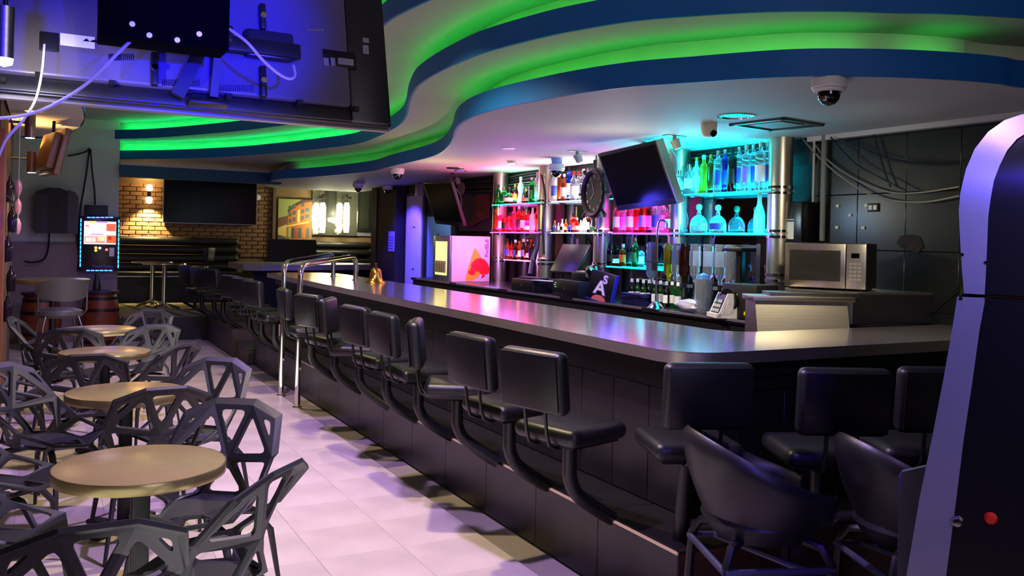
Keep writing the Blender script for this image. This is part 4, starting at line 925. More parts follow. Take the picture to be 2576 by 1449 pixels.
# glass jar
p = atX(1768, 760, 4.30)
t = thing('glass_jar', 'tall clear glass cylinder left of the white card terminal', 'jar', (4.30, p.y, ZC2))
MB().lathe([(0, .004), (.055, .004), (.055, .24), (.06, .25), (.063, .25), (.063, 0), (0, 0)], n=24).obj('jar_body', GL['clear'], t)
MB().lathe([(0, .25), (.05, .25), (.04, .28), (.02, .29), (0, .30)], n=20).obj('lid', mat('clear blue lid', (.4, .6, .9), .1, tr=.6), t)
# monitor pole with tray
p = atX(1856, 755, 4.36)
t = thing('display_stand', 'black pole carrying a flat dark tray beside the white card terminal', 'stand', (4.36, p.y, ZC2))
MB().cyl((0, 0, 0), (0, 0, .46), .022, n=14).obj('pole', BLACKP, t); MB().box((0, 0, .475), (.14, .20, .03), bev=.006).obj('tray', BLACKP, t); MB().lathe([(0, 0), (.08, 0), (.07, .012), (0, .015)], n=18).obj('foot', BLACKP, t)
# card terminal
p = onc(1835, 800)
t = thing('card_terminal', 'white printer-like terminal with a grey keypad and a yellow clip', 'terminal', (4.14, p.y, ZC2+.001)); t.rotation_euler = (0, 0, radians(-22))
MB().prism([(-.02, -.10, 0), (.13, -.10, 0), (.15, -.10, .17), (.06, -.10, .17), (.0, -.10, .03)], (0, 0, 0), (0, .012, 0)).prism([(-.02, .088, 0), (.13, .088, 0), (.15, .088, .17), (.06, .088, .17), (.0, .088, .03)], (0, 0, 0), (0, .012, 0)).bb((-.02, -.1, 0), (.02, .1, .03)).obj('side_frame', WHITE, t, smooth=0)
MB().prism([(.0, -.088, .0), (.12, -.088, 0), (.14, -.088, .16), (.055, -.088, .16), (.005, -.088, .03)], (0, 0, 0), (0, .176, 0)).obj('body', mat('terminal grey', (.14, .14, .16), .4), t, smooth=0)
kd = Vector((.05, 0, .13)).normalized()
for r in range(3):
    for k in range(4):
        c = Vector((.012, .055-.036*k, .048))+kd*(.034*r)
        MB().box(c+Vector((-.006, 0, .003)), (.006, .026, .022), Matrix.Rotation(radians(21), 3, 'Y')).obj('key', mat('key pale', (.66, .66, .62), .5) if (r, k) != (2, 1) else mat('key green', (.1, .5, .3), .5), t)
MB().box((.10, .02, .19), (.03, .11, .02), radians(12), bev=.004).obj('clip', mat('yellow clip', (.95, .85, .1), .4), t)
cable('white wire looping from the card terminal', [Vector((4.2, p.y-.08, ZC2+.15)), Vector((4.14, p.y-.13, ZC2+.10)), Vector((4.13, p.y-.10, ZC2+.02)), Vector((4.15, p.y-.05, ZC2+.004))], .003, WHITE)
# black speaker
p = onc(1930, 790)
t = thing('speaker', 'black box speaker beside the steel bin', 'speaker', (4.22, 4.56, ZC2))
MB().bb((0, -.17, 0), (.20, .17, .24), .008).obj('cabinet', mat('speaker cabinet', (.07, .07, .08), .5), t)
MB().lathe([(0, 0), (.03, .004), (.07, .02), (.085, .02), (.085, .0)], (-.004, .08, .12), 22, Matrix.Rotation(radians(-90), 3, 'Y')).obj('cone', BLACKP, t)
MB().bb((-.004, -.15, .03), (0, -.06, .055)).obj('badge', mat('yellow badge', (.8, .8, .1), .5), t)
# ice bin with sloping steel lid
t = thing('ice_bin', 'stainless steel bin with sloping front below the microwave', 'bin', (3.76, 3.92, .60), radians(-25.5))
MB().prism([(.56, -.14, .22), (.56, .0, .68), (.56, .18, .68), (.56, .18, 0), (.56, -.14, 0)], (-.56, 0, 0), (0, 0, 0)).obj('body', STEEL, t, smooth=0)
MB().bb((-.02, -.03, .67), (.60, .19, .70), .003).obj('top_slab', STEEL, t)
MB().bb((.10, .02, .701), (.66, .18, .722), .003).obj('cutting_board', STEELD, t)
t = thing('steel_cabinet', 'dark steel cabinet with flat top carrying the microwave', 'cabinet', (0, 0, 0))
pg = [(4.32, 3.90), (4.46, 3.80), (5.08, 3.70), (5.08, 4.48), (4.45, 4.36), (4.32, 4.22)]
MB().prism([(x, y, 0) for x, y in pg], (0, 0, 1.12), (0, 0, 1.30)).obj('body', STEELD, t, smooth=0)
MB().prism([(x, y, 0) for x, y in pg], (0, 0, 1.302), (0, 0, 1.318)).obj('top', STEEL, t, smooth=0)
MB().bb((4.5, 3.72, 0), (5.08, 4.28, 1.118)).obj('plinth', WALLK, t)
# microwave
t = thing('microwave', 'silver microwave oven standing on the steel bin', 'microwave', (4.495, 4.06, 1.322), radians(29.4))
MB().bb((0.012, -.255, .008), (.36, .255, .305), .006).obj('casing', mat('microwave black', (.06, .06, .065), .4), t)
MB().bb((-.012, -.13, .01), (.012, .255, .30), .006).obj('door', STEEL, t)
MB().bb((-.014, -.10, .055), (-.011, .225, .255), .002).obj('door_window', mat('microwave window', (.20, .20, .18), .2), t)
MB().bb((-.012, -.255, .01), (.012, -.134, .30), .006).obj('control_panel', mat('panel silver', (.66, .64, .60), .35, .7), t)
MB().bb((-.0145, -.215, .21), (-.012, -.165, .24)).obj('display', SCREEN, t)
for r in range(5):
    for k in range(3): MB().bb((-.0135, -.225+.026*k, .065+.025*r), (-.012, -.205+.026*k, .080+.025*r)).obj('button', mat('button grey', (.58, .57, .54), .5), t)
for sx in (.03, .33):
    for sy in (-.22, .22): MB().cyl((sx, sy, -.003), (sx, sy, .01), .012, n=8).obj('foot', BLACKP, t)
# ================================================================== right wall fittings
o = struct(MB().bb((XW-.06, 1.4, 2.385), (XW-.0, 4.75, 2.42)).obj('trim_5', mat('white ceiling trim', (.70, .68, .66), .5)))
for (px, y0, y1, lb, r, m) in ((2049, 340, 520, 'thin pale conduit pipe beside the rightmost steel column', .009, mat('conduit', (.62, .62, .58), .5)), (2074, 340, 606, 'thicker grey conduit pipe right of the thin one', .02, mat('conduit grey', (.40, .41, .40), .5))):
    a = atX(px, y0, XW-.05); b = atX(px-4, y1, XW-.05)
    tag(link('conduit_pipe', MB().cyl((0, 0, 0), (0, 0, a.z-b.z), r, n=10).mesh('conduit_pipe', m), None, (XW-.05, a.y, b.z)), lb, 'pipe')
for i, (pts, r, m, lb) in enumerate([
    ([(2030, 335), (2080, 400), (2150, 450), (2230, 482), (2310, 485), (2412, 470)], .006, 'w', 'upper pale sagging cable on the dark tiled wall'),
    ([(2020, 350), (2055, 390), (2110, 440), (2180, 485), (2250, 505), (2330, 508), (2412, 493)], .006, 'w', 'lower pale sagging cable on the dark tiled wall'),
    ([(2110, 350), (2160, 370), (2240, 400), (2320, 410), (2412, 408)], .008, 'k', 'upper black sagging cable on the dark tiled wall'),
    ([(2090, 345), (2150, 410), (2230, 455), (2280, 480)], .006, 'k', 'short black cable crossing behind the pale ones'),
    ([(2195, 325), (2210, 380), (2225, 430), (2240, 470)], .006, 'k', 'black cable dropping steeply from the white ceiling trim'),
    ([(2413, 720), (2380, 745), (2350, 775), (2336, 795)], .005, 'k', 'thin dark cable low on the wall near the machine')]):
    cable(lb, [atX(x, y, XW-.045-.012*(i % 4)) for x, y in pts], r, mat('dirty cable', (.50, .50, .45), .5) if m == 'w' else CABLEK)
for i, (px, py) in enumerate([(2107, 518), (2138, 541), (2171, 573), (2178, 517), (2105, 572)]):
    p = atX(px, py, XW-.022); tag(link('tape_piece', MB().bb((-.003, -.012, -.010), (.003, .012, .010)).mesh('tape_piece', CREAM), None, p), 'small pale scrap of tape on the tiled wall, '+['top left one', 'lower middle one', 'lowest right one', 'beside the socket', 'lowest left one'][i], 'tape', 'tape scraps on the tiled wall')
p = atX(2197, 522, XW-.02); t = thing('wall_socket', 'black wall socket with pale outlets among the tape scraps', 'socket', p)
MB().bb((-.006, -.045, -.03), (.004, .045, .03), .003).obj('plate', BLACKP, t)
for s_ in (-1, 1): MB().bb((-.010, s_*.02-.013, -.016), (-.005, s_*.02+.013, .016)).obj('outlet', CREAM, t)
p = atX(2292, 612, XW-.02); tag(link('broken_tile_patch', MB().prism([(0, .11, .0), (0, .08, .05), (0, .0, .06), (0, -.06, .045), (0, -.09, -.02), (0, -.05, -.07), (0, .02, -.045), (0, .07, -.03)], (-.004, 0, 0), (.002, 0, 0)).mesh('broken_tile_patch', mat('broken plaster', (.13, .09, .08), .9, noise=.5, nscale=20), 0), None, p), 'ragged broken patch in the dark tiles', 'patch')
p = atX(2003, 575, 4.98); t = thing('towel_dispenser', 'black wall dispenser with a white card left of the conduits', 'dispenser', p)
MB().bb((-.06, -.11, -.17), (.10, .08, .20), .012).obj('housing', mat('dispenser black', (.05, .05, .055), .3), t); MB().bb((-.063, -.035, -.08), (-.060, .055, .05)).obj('card', CREAM, t); MB().bb((-.064, -.035, .062), (-.060, .04, .068)).obj('light_slot', WHITE, t)
# bundle of cables under the ceiling over the bottle wall
for i in range(9):
    z = 2.40-.022*i; m = mat('bundle cable', (.30, .30, .28), .5) if i % 2 else CABLEK
    pts = [Vector((XW-.06-.01*(i % 3), 4.9+1.0*k, z+.012*sin(k*1.7+i)-(.03 if k % 2 else 0))) for k in range(8)]
    cable('dusty %s cable run above the shelves, %s from the top' % ('grey' if i % 2 else 'black', ORD[i]), pts, .008, m)
cable('black cable hanging between the green-lit and white-lit shelves', [atX(1362, 440, 4.8), atX(1372, 500, 4.8), atX(1366, 560, 4.8), atX(1368, 640, 4.8)], .012, CABLEK)
cable('thick twisted cable bundle falling to the register', [atX(1352, 590, 4.75), atX(1350, 620, 4.7), atX(1342, 650, 4.65), atX(1335, 690, 4.6)], .03, mat('violet cable bundle', (.18, .10, .28), .3))
cable('pale blue cable curling below the tilted television', [atX(1714, 512, 4.4), atX(1728, 540, 4.5), atX(1730, 560, 4.6), atX(1722, 582, 4.7)], .004, mat('pale blue cable', (.5, .7, .9), .4))
cable('white cable arching behind the tilted television', [atX(1688, 375, 4.4), atX(1702, 400, 4.45), atX(1704, 430, 4.45), atX(1697, 455, 4.4)], .005, CABLE)
cable('white cable looping beside the smaller television', [atX(1142, 470, 4.6), atX(1158, 490, 4.8), atX(1161, 515, 4.9), atX(1160, 528, 5.0)], .006, CABLE)
# ---------------- door, poster, notices on the far part of the right wall
a = atX(1030, 495, XW); b = atX(1068, 495, XW); y1, y0 = a.y, b.y
d = struct(MB().bb((XW-.03, y0-.04, 0), (XW-.005, y1+.06, a.z+.05)).obj('door_1', mat('door frame', (.28, .25, .42), .5)))
MB().bb((XW-.045, y0+.0, .02), (XW-.03, y1, a.z)).obj('door_leaf', mat('white door', (.80, .78, .90), .45), d)
for z in (1.75, 1.1, .5): MB().bb((XW-.05, y0+.25, z), (XW-.045, y1-.3, z+.02)).obj('panel_line', mat('door line', (.2, .15, .5), .5), d)
lamp('SPOT', (4.2, 11.0, 2.25), (.55, .7, 1), 40, .05, (5.1, 11.9, 1.3), ang=60)  # added spot without a fixture, brightens the bottle poster
lamp('SPOT', (4.35, (y0+y1)/2-.3, 2.25), (.12, .06, 1), 170, .05, (5.1, (y0+y1)/2+.1, 1.2), ang=80)
a = atX(1070, 545, XW-.05); b = atX(1128, 545, XW-.05)
t = thing('poster', 'tall blue poster with a dark bottle outline beside the lit door', 'poster', (XW-.013, (a.y+b.y)/2, .9)); hw = (a.y-b.y)/2; hz = a.z-.9
MB().bb((0, -hw, -.3), (.01, hw, hz)).obj('sheet', mat('poster blue', (.42, .56, .70), .5, noise=.25, nscale=2), t)
z0_ = .12
bt_ = [(-.07, z0_), (.07, z0_), (.07, .55), (.055, .64), (.022, .78), (.018, .98), (-.018, .98), (-.022, .78), (-.055, .64), (-.07, .55)]
MB().prism([(-.002, y_*1.3, z_*.78) for y_, z_ in bt_], (0, 0, 0), (-.003, 0, 0)).obj('printed_bottle', mat('print dark blue', (.06, .05, .25), .4), t, smooth=0)
for s_ in (-1, 1): MB().prism([(-.002, s_*hw*.98, -.29), (-.002, s_*hw*.3, -.29), (-.002, s_*hw*.98, .12)], (0, 0, 0), (-.002, 0, 0)).obj('printed_hill', mat('print brown', (.45, .28, .22), .6), t, smooth=0)
p = atX(1012, 610, XW-.01)
tn_ = thing('notice', 'blue-lit printed notice sheet left of the door', 'notice', (4.9, p.y, 1.52))
MB().bb((0, -.13, -.15), (.01, .13, .17)).obj('sheet', mat('notice', (.62, .60, .85), .6), tn_)
for k in range(5): MB().bb((-.002, -.10, -.11+.045*k), (0, .10, -.10+.045*k)).obj('text_line', mat('notice ink', (.15, .12, .5), .6), tn_)
# dark column between mirrored window and door
struct(MB().bb((4.92, 13.1, 0), (5.15, 13.95, ZM)).bb((4.9, 13.95, 0), (5.6, 14.2, ZM)).obj('wall_column', mat('night blue wall', (.10, .09, .16), .6)))
p = atD(1150, 560, 11.9)
t = tag(link('basketball_banner', MB().prism([(0, .25, .45), (0, -.75, .45), (0, -.75, -.25), (0, .25, -.25)], (0, 0, 0), (.01, 0, 0)).mesh('banner', mat('dim purple banner', (.20, .10, .24), .6)), None, (XW-.03, atX(1180, 520, XW).y, 1.95)), 'dim purple wall banner left of the green-lit shelf', 'banner')
t.name = 'wall_banner'
a = atX(1228, 495, XW-.05)
g_ = thing('pennant', 'dull red pennant curving beside the green-lit shelf', 'pennant', (XW-.045, a.y+.25, 1.75))
MB().prism([(0, -.28, .45), (0, .10, .45), (0, .30, .0), (0, .1, .05), (0, -.1, .10), (0, -.28, .12)], (0, 0, 0), (.006, 0, 0)).obj('cloth', mat('dull red cloth', (.42, .16, .16), .7), g_, smooth=0)
textmesh('ATL', .10, mat('pennant letter', (.6, .35, .35), .6), 'lettering', .0008, g_, (-.002, 0, .16), (pi/2, radians(12), -pi/2))
p = atX(1158, 474, 4.95); tag(link('wall_disc', MB().cyl((0, 0, 0), (.03, 0, 0), .085, n=24).mesh('wall_disc', mat('dim disc', (.55, .42, .45), .5)), None, p), 'plain round pale disc right of the smaller television', 'disc')
p = atX(1055, 478, 4.9); tag(link('junction_box', MB().box((0, 0, 0), (.05, .22, .17), bev=.006).mesh('junction_box', mat('junction box', (.55, .48, .66), .5)), None, p), 'pale junction box above the lit door', 'box')
# ================================================================== alcove at the far end
a = atY(411, 453, 17.3); b = atY(645, 567, 17.3)
t = thing('television', 'wide dark television on the far brick wall', 'television', ((a.x+b.x)/2, 17.32, (a.z+b.z)/2)); hw = (b.x-a.x)/2; hh = (a.z-b.z)/2
MB().bb((-hw, -.03, -hh), (hw, .03, hh+.1)).obj('casing', mat('thin silver edge', (.45, .45, .45), .3, .6), t); MB().bb((-hw+.015, -.034, -hh+.015), (hw-.015, -.03, hh+.085)).obj('screen', SCREEN, t)
for (px, lb) in ((375, 'double-glowing wall lamp on the bricks left of the wide television'),):
    p = atY(px, 488, 17.32); t = thing('wall_sconce', lb, 'lamp', (p.x, 17.30, p.z))
    MB().cyl((0, 0, -.05), (0, 0, .05), .035, n=16).bb((-.02, 0, -.02), (.02, .07, .02)).obj('body', BLACKM, t)
    for s_ in (-1, 1): MB().lathe([(0, s_*.05), (.05, s_*.06), (.06, s_*.10), (.045, s_*.16), (0, s_*.18)], n=16).obj('bulb', glow('warm bulb', (1, .72, .3), 12), t)
    lamp('SPOT', (p.x, 17.20, p.z-.2), (1, .72, .3), 240, .03, (p.x, 17.36, p.z-1), ang=110, blend=.6)
    lamp('SPOT', (p.x, 17.20, p.z+.2), (1, .72, .3), 90, .03, (p.x, 17.36, p.z+1), ang=120, blend=.6)
p = atY(650, 496, 17.3); tag(link('wall_sensor', MB().lathe([(0, 0), (.06, 0), (.05, .03), (0, .04)], rot=Matrix.Rotation(radians(90), 3, 'X')).mesh('wall_sensor', WHITE), None, (p.x, 17.37, p.z)), 'small round white sensor right of the wide television', 'sensor')
# round steel table in the alcove
p = atD(388, 660, 14.6)
for i, (dx, dy, lb) in enumerate([(0, 0, 'round steel cafe table on the rug, left one of the pair'), (.10, -.75, 'round steel cafe table on the rug, nearer one of the pair')]):
    t = thing('steel_table', lb, 'table', (p.x+dx-.02, p.y+dy, .35), 0, 'round steel tables on the platform')
    MB().lathe([(0, .725), (.33, .725), (.335, .735), (.33, .75), (0, .752)], n=36).obj('tabletop', CHROME, t)
    MB().cyl((0, 0, .03), (0, 0, .73), .035, n=16).obj('column', CHROME, t)
    for k in range(4): MB().tube([(0, 0, .09), (.15*cos(k*pi/2+.4), .15*sin(k*pi/2+.4), .06), (.27*cos(k*pi/2+.4), .27*sin(k*pi/2+.4), .015)], [.025, .02, .014], 8).obj('foot', CHROME, t)
# painted street poster
a = atY(705, 499, 17.2); b = atY(788, 612, 17.2); W2 = b.x-a.x; H2 = a.z-b.z
t = thing('mural_panel', 'street scene painting of an orange building on the far wall', 'painting', (a.x, 17.335, b.z))
C = lambda n, c: mat('mural '+n, c, .6)
MB().bb((0, 0, 0), (W2, .03, H2)).obj('panel', C('sky', (.52, .55, .28)), t)
def mp(name, pts, c, d): MB().prism([(x*W2, -d, z*H2) for x, z in pts], (0, 0, 0), (0, -.002, 0)).obj(name, C(*c), t, smooth=0)
mp('painted_street', [(0, 0), (1, 0), (1, .09), (.5, .04), (0, .18)], ('street', (.28, .26, .24)), .001)
mp('painted_far_block', [(0, .18), (.3, .18), (.3, .62), (0, .56)], ('far', (.36, .22, .16)), .001)
mp('painted_cream_wall', [(0, .18), (.25, .14), (.25, .42), (0, .34)], ('cream', (.72, .62, .34)), .003)
mp('painted_facade', [(.25, .14), (.55, .06), (1, .10), (1, 1), (.72, .97), (.5, .88), (.3, .74)], ('facade', (.62, .36, .10)), .003)
mp('painted_roof', [(.28, .74), (.5, .9), (.72, 1), (1, 1), (1, .96), (.72, .93), (.5, .83), (.3, .69)], ('roof', (.28, .16, .12)), .005)
mp('painted_awning', [(.25, .36), (.9, .47), (.92, .51), (.25, .39)], ('awning', (.82, .66, .3)), .005)
mp('painted_sign', [(.56, .46), (.63, .47), (.63, .78), (.56, .74)], ('sign', (.80, .66, .34)), .006)
for r in range(3):
    for k, (x0, x1) in enumerate(((.32, .39), (.43, .51), (.68, .76), (.80, .92))):
        z0 = .45+.15*r+.04*k
        if z0 > .9 or (k == 3 and r == 2): continue
        mp('painted_window', [(x0, z0), (x1, z0+.01), (x1, z0+.10), (x0, z0+.085)], ('window', (.22, .30, .32)), .006)
for k, (x0, c) in enumerate(((.30, (.60, .55, .3)), (.40, (.25, .2, .18)), (.50, (.55, .25, .12)), (.60, (.22, .28, .28)), (.72, (.70, .40, .12)), (.84, (.25, .35, .36)))):
    mp('painted_shopfront', [(x0, .12), (x0+.08, .11), (x0+.08, .36), (x0, .34)], ('shop%d' % k, c), .006)
# shiny mirrored window panel with glare, dark shutters
a = atY(792, 470, 17.2); b = atY(960, 595, 17.2)
t = thing('window_panel', 'glittering reflective window panel with two bright wall lamps', 'window', (a.x, 17.36, b.z)); W3 = b.x-a.x; H3 = 2.6-b.z
MB().bb((0, 0, 0), (W3, .02, H3)).obj('panel', mat('grey violet panel', (.48, .45, .52), .6), t)
MB().bb((.0, -.015, .0), (W3*.66, 0, H3)).obj('rippled_glass', mat('rippled foil', (.78, .78, .70), .12, .9, bump=1., nscale=7), t)
for k, (x0, x1, z0) in enumerate(((.18, .34, .36), (.66, .86, .10))): 
    s_ = MB().bb((W3*x0, -.05, H3*z0), (W3*x1, -.016, H3)).obj('shutter', mat('dark shutter', (.10, .11, .09), .4), t)
    MB().bb((W3*x0+.05, -.056, H3*z0+.06), (W3*x1-.05, -.05, H3-.05)).obj('shutter_panel', mat('dark shutter inner', (.16, .17, .14), .3), s_)
for k, px in enumerate((812, 872)):
    p = atY(px, 530, 17.1); t = thing('wall_lamp', ['left', 'right'][k]+' blazing white wall lamp on the reflective window panel', 'lamp', (p.x, 17.1, p.z-.12), 0, 'bright lamps on the reflective panel')
    MB().lathe([(0, -.32), (.05, -.32), (.06, -.2), (.06, .2), (.04, .28), (0, .28)], n=16).obj('lit_tube', glow('blazing tube', (1, .97, .62), 6), t)
    MB().cyl((0, 0, .28), (0, 0, .45), .02).lathe([(0, .36), (.09, .36), (.09, .40), (0, .40)], n=16).obj('bracket', STEELD, t)
    lamp('POINT', (p.x, 16.85, p.z-.1), (1, .95, .6), 30, .1)
q = atY(688, 600, 17.35).x
wl = struct(MB().bb((q-.03, 17.32, 0), (q+.03, 17.4, ZM)).obj('trim_6', WALLB))
# dark partition near the mural
tag(link('partition_board', MB().bb((-.45, 0, 0), (.45, .05, .85)).mesh('partition_board', mat('dark olive board', (.10, .11, .08), .5)), None, (atY(735, 650, 16.5).x, 16.5, .66)), 'dark waist-high board below the street painting', 'board')
# ================================================================== left end wall: jukebox and neighbours
def Q(px, py, Y=13.80): return atY(px, py, Y)
c = Q(251, 613); t = thing('jukebox', 'wall jukebox with blue light bars and a glowing red and white screen', 'jukebox', c); 
a = Q(202, 545)-c; b = Q(301, 683)-c; hw = (b.x-a.x)/2; hh = (a.z-b.z)/2
MB().bb((-hw, 0, -hh), (hw, .16, hh), .012).obj('cabinet', mat('jukebox body', (.08, .05, .09), .3), t)
def jb(x0, y0, x1, y1, name, m, d=.004):
    a_ = Q(x0, y0)-c; b_ = Q(x1, y1)-c; return MB().bb((a_.x, -d, b_.z), (b_.x, -.0005, a_.z)).obj(name, m, t)
SB = glow('blue bar light', (.02, .08, 1), 9); SB2 = glow('pale blue bar', (.015, .16, 1), 9)
for k in range(6): jb(219+11.3*k, 545.5, 228+11.3*k, 548.5, 'light_bar', SB); jb(217+11.3*k, 679, 226+11.3*k, 682, 'light_bar', SB)
for k in range(11): jb(202.5-.2*k, 550+11.2*k, 205-.2*k, 559+11.2*k, 'light_bar', SB2); jb(298-.2*k, 553+11.2*k, 300.5-.2*k, 562+11.2*k, 'light_bar', SB2)
jb(212, 556, 291, 615, 'screen', glow('screen white', (1, .62, .75), 2.0))
for (x0, y0, x1, y1, col, s_) in ((226, 556, 242, 563, (1, .75, .1), 2), (268, 563, 291, 582, (1, .12, .06), 1.2), (270, 565, 288, 580, (.05, .03, .04), .5), (268, 592, 291, 612, (1, .1, .03), 1.3), (213, 594, 264, 612, (1, .25, .2), 1.4), (216, 597, 240, 609, (1, .6, .6), 1.6), (228, 588, 260, 591, (.6, .1, .9), 1.2), (242, 557, 270, 561, (.6, .15, 1), 1.4), (213, 562, 266, 586, (1, .85, .95), 3.), (215, 565, 224, 571, (.9, .25, .25), 1.2), (246, 596, 263, 606, (1, .6, .3), 1.6), (271, 595, 280, 604, (.5, .02, .02), .6), (279, 598, 290, 611, (1, .5, .15), 1.5)):
    jb(x0, y0, x1, y1, 'screen_tile', glow('scr%d%d' % (x0, y0), col, s_), .005+.0005*(x0 % 3))
for (px, py, m) in ((241, 623, glow('amber button', (1, .45, .03), 5)), (241, 630, glow('amber button', (1, .45, .03), 5)), (251, 624, glow('white button', (1, .9, .9), 5)), (268, 628, glow('red button light', (1, .08, .05), 5))):
    q = Q(px, py)-c; MB().cyl((q.x, -.012, q.z), (q.x, 0, q.z), .017, n=14).obj('button', m, t)
jb(275, 623, 287, 645, 'coin_plate', mat('coin plate', (.72, .70, .74), .4, .4))
textmesh('TouchTunes', .058, mat('dim violet print', (.28, .22, .6), .5, em=(.1, .06, .5), es=.3), 'lettering', .001, t, ((Q(258, 670)-c).x, -.003, (Q(263, 670)-c).z), (pi/2, 0, 0), .95)
a = Q(215, 515); b = Q(272, 543); tag(link('amplifier_box', MB().bb((0, 0, 0), (b.x-a.x, .14, a.z-b.z), .006).mesh('amplifier_box', mat('box black', (.09, .085, .09), .5)), None, (a.x, 13.84, b.z)), 'plain dark box on the wall directly above the jukebox', 'box')
for i, pts in enumerate([[(225, 375), (218, 430), (210, 480), (203, 520), (200, 560), (195, 600), (200, 640), (196, 680)], [(228, 375), (232, 430), (238, 480), (239, 515)], [(170, 392), (195, 388), (218, 380), (225, 372)], [(124, 587), (122, 620), (112, 650), (85, 660), (62, 657)]]):
    cable(['long black cable hanging from the ceiling to the left of the jukebox', 'black cable from the ceiling to the box above the jukebox', 'thin cable sagging from the small orange-lit television', 'black cable dangling below the arched dark cabinet'][i], [Q(x, y, 13.9) for x, y in pts], .012, CABLEK)
a = Q(90, 470, 13.7); b = Q(196, 588, 13.7); wA = b.x-a.x; hA = a.z-b.z
t = thing('wall_cabinet', 'arched dark wall cabinet on the pale wall', 'cabinet', (a.x, 13.7, b.z))
MB().prism([(0, 0, 0), (wA*.75, 0, 0), (wA*.75, 0, hA*.93), (wA*.55, 0, hA), (wA*.3, 0, hA), (0, 0, hA*.9)], (0, 0, 0), (0, .28, 0)).obj('front', mat('cabinet dark', (.10, .095, .09), .6), t, smooth=0)
MB().prism([(wA*.75, 0, 0), (wA, 0, .0), (wA, 0, hA*.82), (wA*.9, 0, hA*.92), (wA*.75, 0, hA*.97)], (0, .01, 0), (0, .28, 0)).obj('side', mat('cabinet grey', (.26, .25, .26), .6), t, smooth=0)
MB().bb((0, -.012, 0), (wA*.28, 0, hA*.85)).obj('door', mat('cabinet black', (.04, .04, .045), .4), t)
# barrels
def barrel(px, D, lb, top=True):
    p = atD(px, 700, D); t = thing('barrel', lb, 'barrel', (p.x, p.y, 0), 0, 'wooden barrels under the jukebox wall')
    MB().lathe([(0, 0), (.20, 0), (.235, .2), (.25, .36), (.235, .55), (.205, .72), (.20, .73), (0, .73)], n=24).obj('staves', WOODO, t)
    for z, r in ((.06, .213), (.22, .241), (.50, .243), (.66, .219)): MB().lathe([(r-.004, z-.02), (r+.003, z-.02), (r+.003, z+.02), (r-.004, z+.02)], n=24).obj('hoop', BLACKM, t)
    MB().lathe([(0, .73), (.24, .73), (.24, .76), (0, .77)], n=24).obj('lid', mat('barrel lid', (.14, .12, .14), .5), t)
    return p
p = barrel(254, 12.2, 'dark-topped brown barrel below the jukebox')
t = tag(link('statuette', MB().lathe([(0, 0), (.05, 0), (.055, .03), (.045, .12), (.03, .17), (.032, .20), (.02, .235), (0, .24)], n=14).mesh('statuette', mat('dark figure', (.12, .14, .13), .4)), None, (p.x-.05, p.y, .771)), 'dark bottle-shaped figure standing on the barrel', 'figure')
barrel(105, 11.6, 'reddish brown barrel behind the padded tub stool')
# high table and its stool
p = atZ(134, 700, 1.06)
t = thing('high_table', 'high round table with pale lit edge at the left', 'table', (p.x, p.y-.1, 0))
MB().lathe([(0, 1.01), (.36, 1.01), (.365, 1.02), (.365, 1.055), (.355, 1.06), (0, 1.06)], n=48).obj('tabletop', TEDGE, t)
MB().cyl((0, 0, .02), (0, 0, 1.01), .035).lathe([(0, 0), (.24, 0), (.22, .02), (0, .04)], n=24).obj('pedestal', BLACKM, t)
p = atD(150, 760, 9.0)
t = thing('tub_stool', 'grey padded stool with curved back by the high table', 'stool', (p.x, p.y, 0), radians(100))
GV = mat('grey vinyl', (.27, .27, .26), .4)
m = MB(); arcs = []
for k in range(17):
    a_ = radians(115+130*k/16); h_ = .115*math.sqrt(max(.05, 1-((k-8)/8.6)**2))
    for s_ in (1,): arcs.append((Vector((.27*cos(a_), .27*sin(a_), .99)), h_))
for (r_off, flip) in ((0, 0), (-.04, 1)):
    m.strip([Vector((q.x*(1+r_off/.27), q.y*(1+r_off/.27), q.z-h_)) for q, h_ in arcs], [Vector((q.x*(1+r_off/.27), q.y*(1+r_off/.27), q.z+h_)) for q, h_ in arcs])
for sg in (-1, 1): m.strip([Vector((q.x, q.y, q.z+sg*h_)) for q, h_ in arcs], [Vector((q.x*.852, q.y*.852, q.z+sg*h_)) for q, h_ in arcs])
m.obj('backrest', GV, t)
MB().lathe([(0, .70), (.20, .70), (.225, .73), (.22, .765), (.15, .79), (0, .795)], n=28).obj('seat', GV, t)
for sx in (-1, 1):
    for sy in (-1, 1): MB().tube([(.14*sx, .15*sy, .72), (.17*sx, .18*sy, .6), (.20*sx, .20*sy, 0)], .013, 8).obj('leg', STEELD, t)
    MB().tube([(-.05, .2*sx, .72), (-.14, .225*sx, .78), (-.15, .225*sx, .95)], .012, 8).obj('back_post', STEELD, t)
# ================================================================== left partition with spot lamps
for (px, py, D, lb) in ((76, 318, 7.6, 'upper cylindrical spot lamp on the orange-lit partition edge'), (80, 408, 8.4, 'lower cylindrical spot lamp on the orange-lit partition edge')):
    p = atD(px, py, D); t = thing('spot_lamp', lb, 'lamp', p, 0, 'cylinder spot lamps on the partition')
    MB().cyl((0, 0, -.10), (0, 0, .10), .042, n=20).obj('cylinder', mat('brushed copper', (.55, .42, .36), .35, .7), t)
    MB().lathe([(0, -.102), (.036, -.102), (0, -.101)], n=18).obj('lens', glow('spot lamp lens', (1, .9, .7), 35), t)
    MB().cyl((0, 0, .03), (-.30-p.x+.02, 0, .03), .012).obj('arm', STEELD, t)
    lamp('SPOT', p+Vector((0, 0, -.12)), (1, .75, .4), 18, .03, p+Vector((.0, .2, -2)), ang=100)
    lamp('SPOT', p+Vector((0, 0, .10)), (1, .52, .14), 70, .03, p+Vector((.3, -.1, 2)), ang=140)
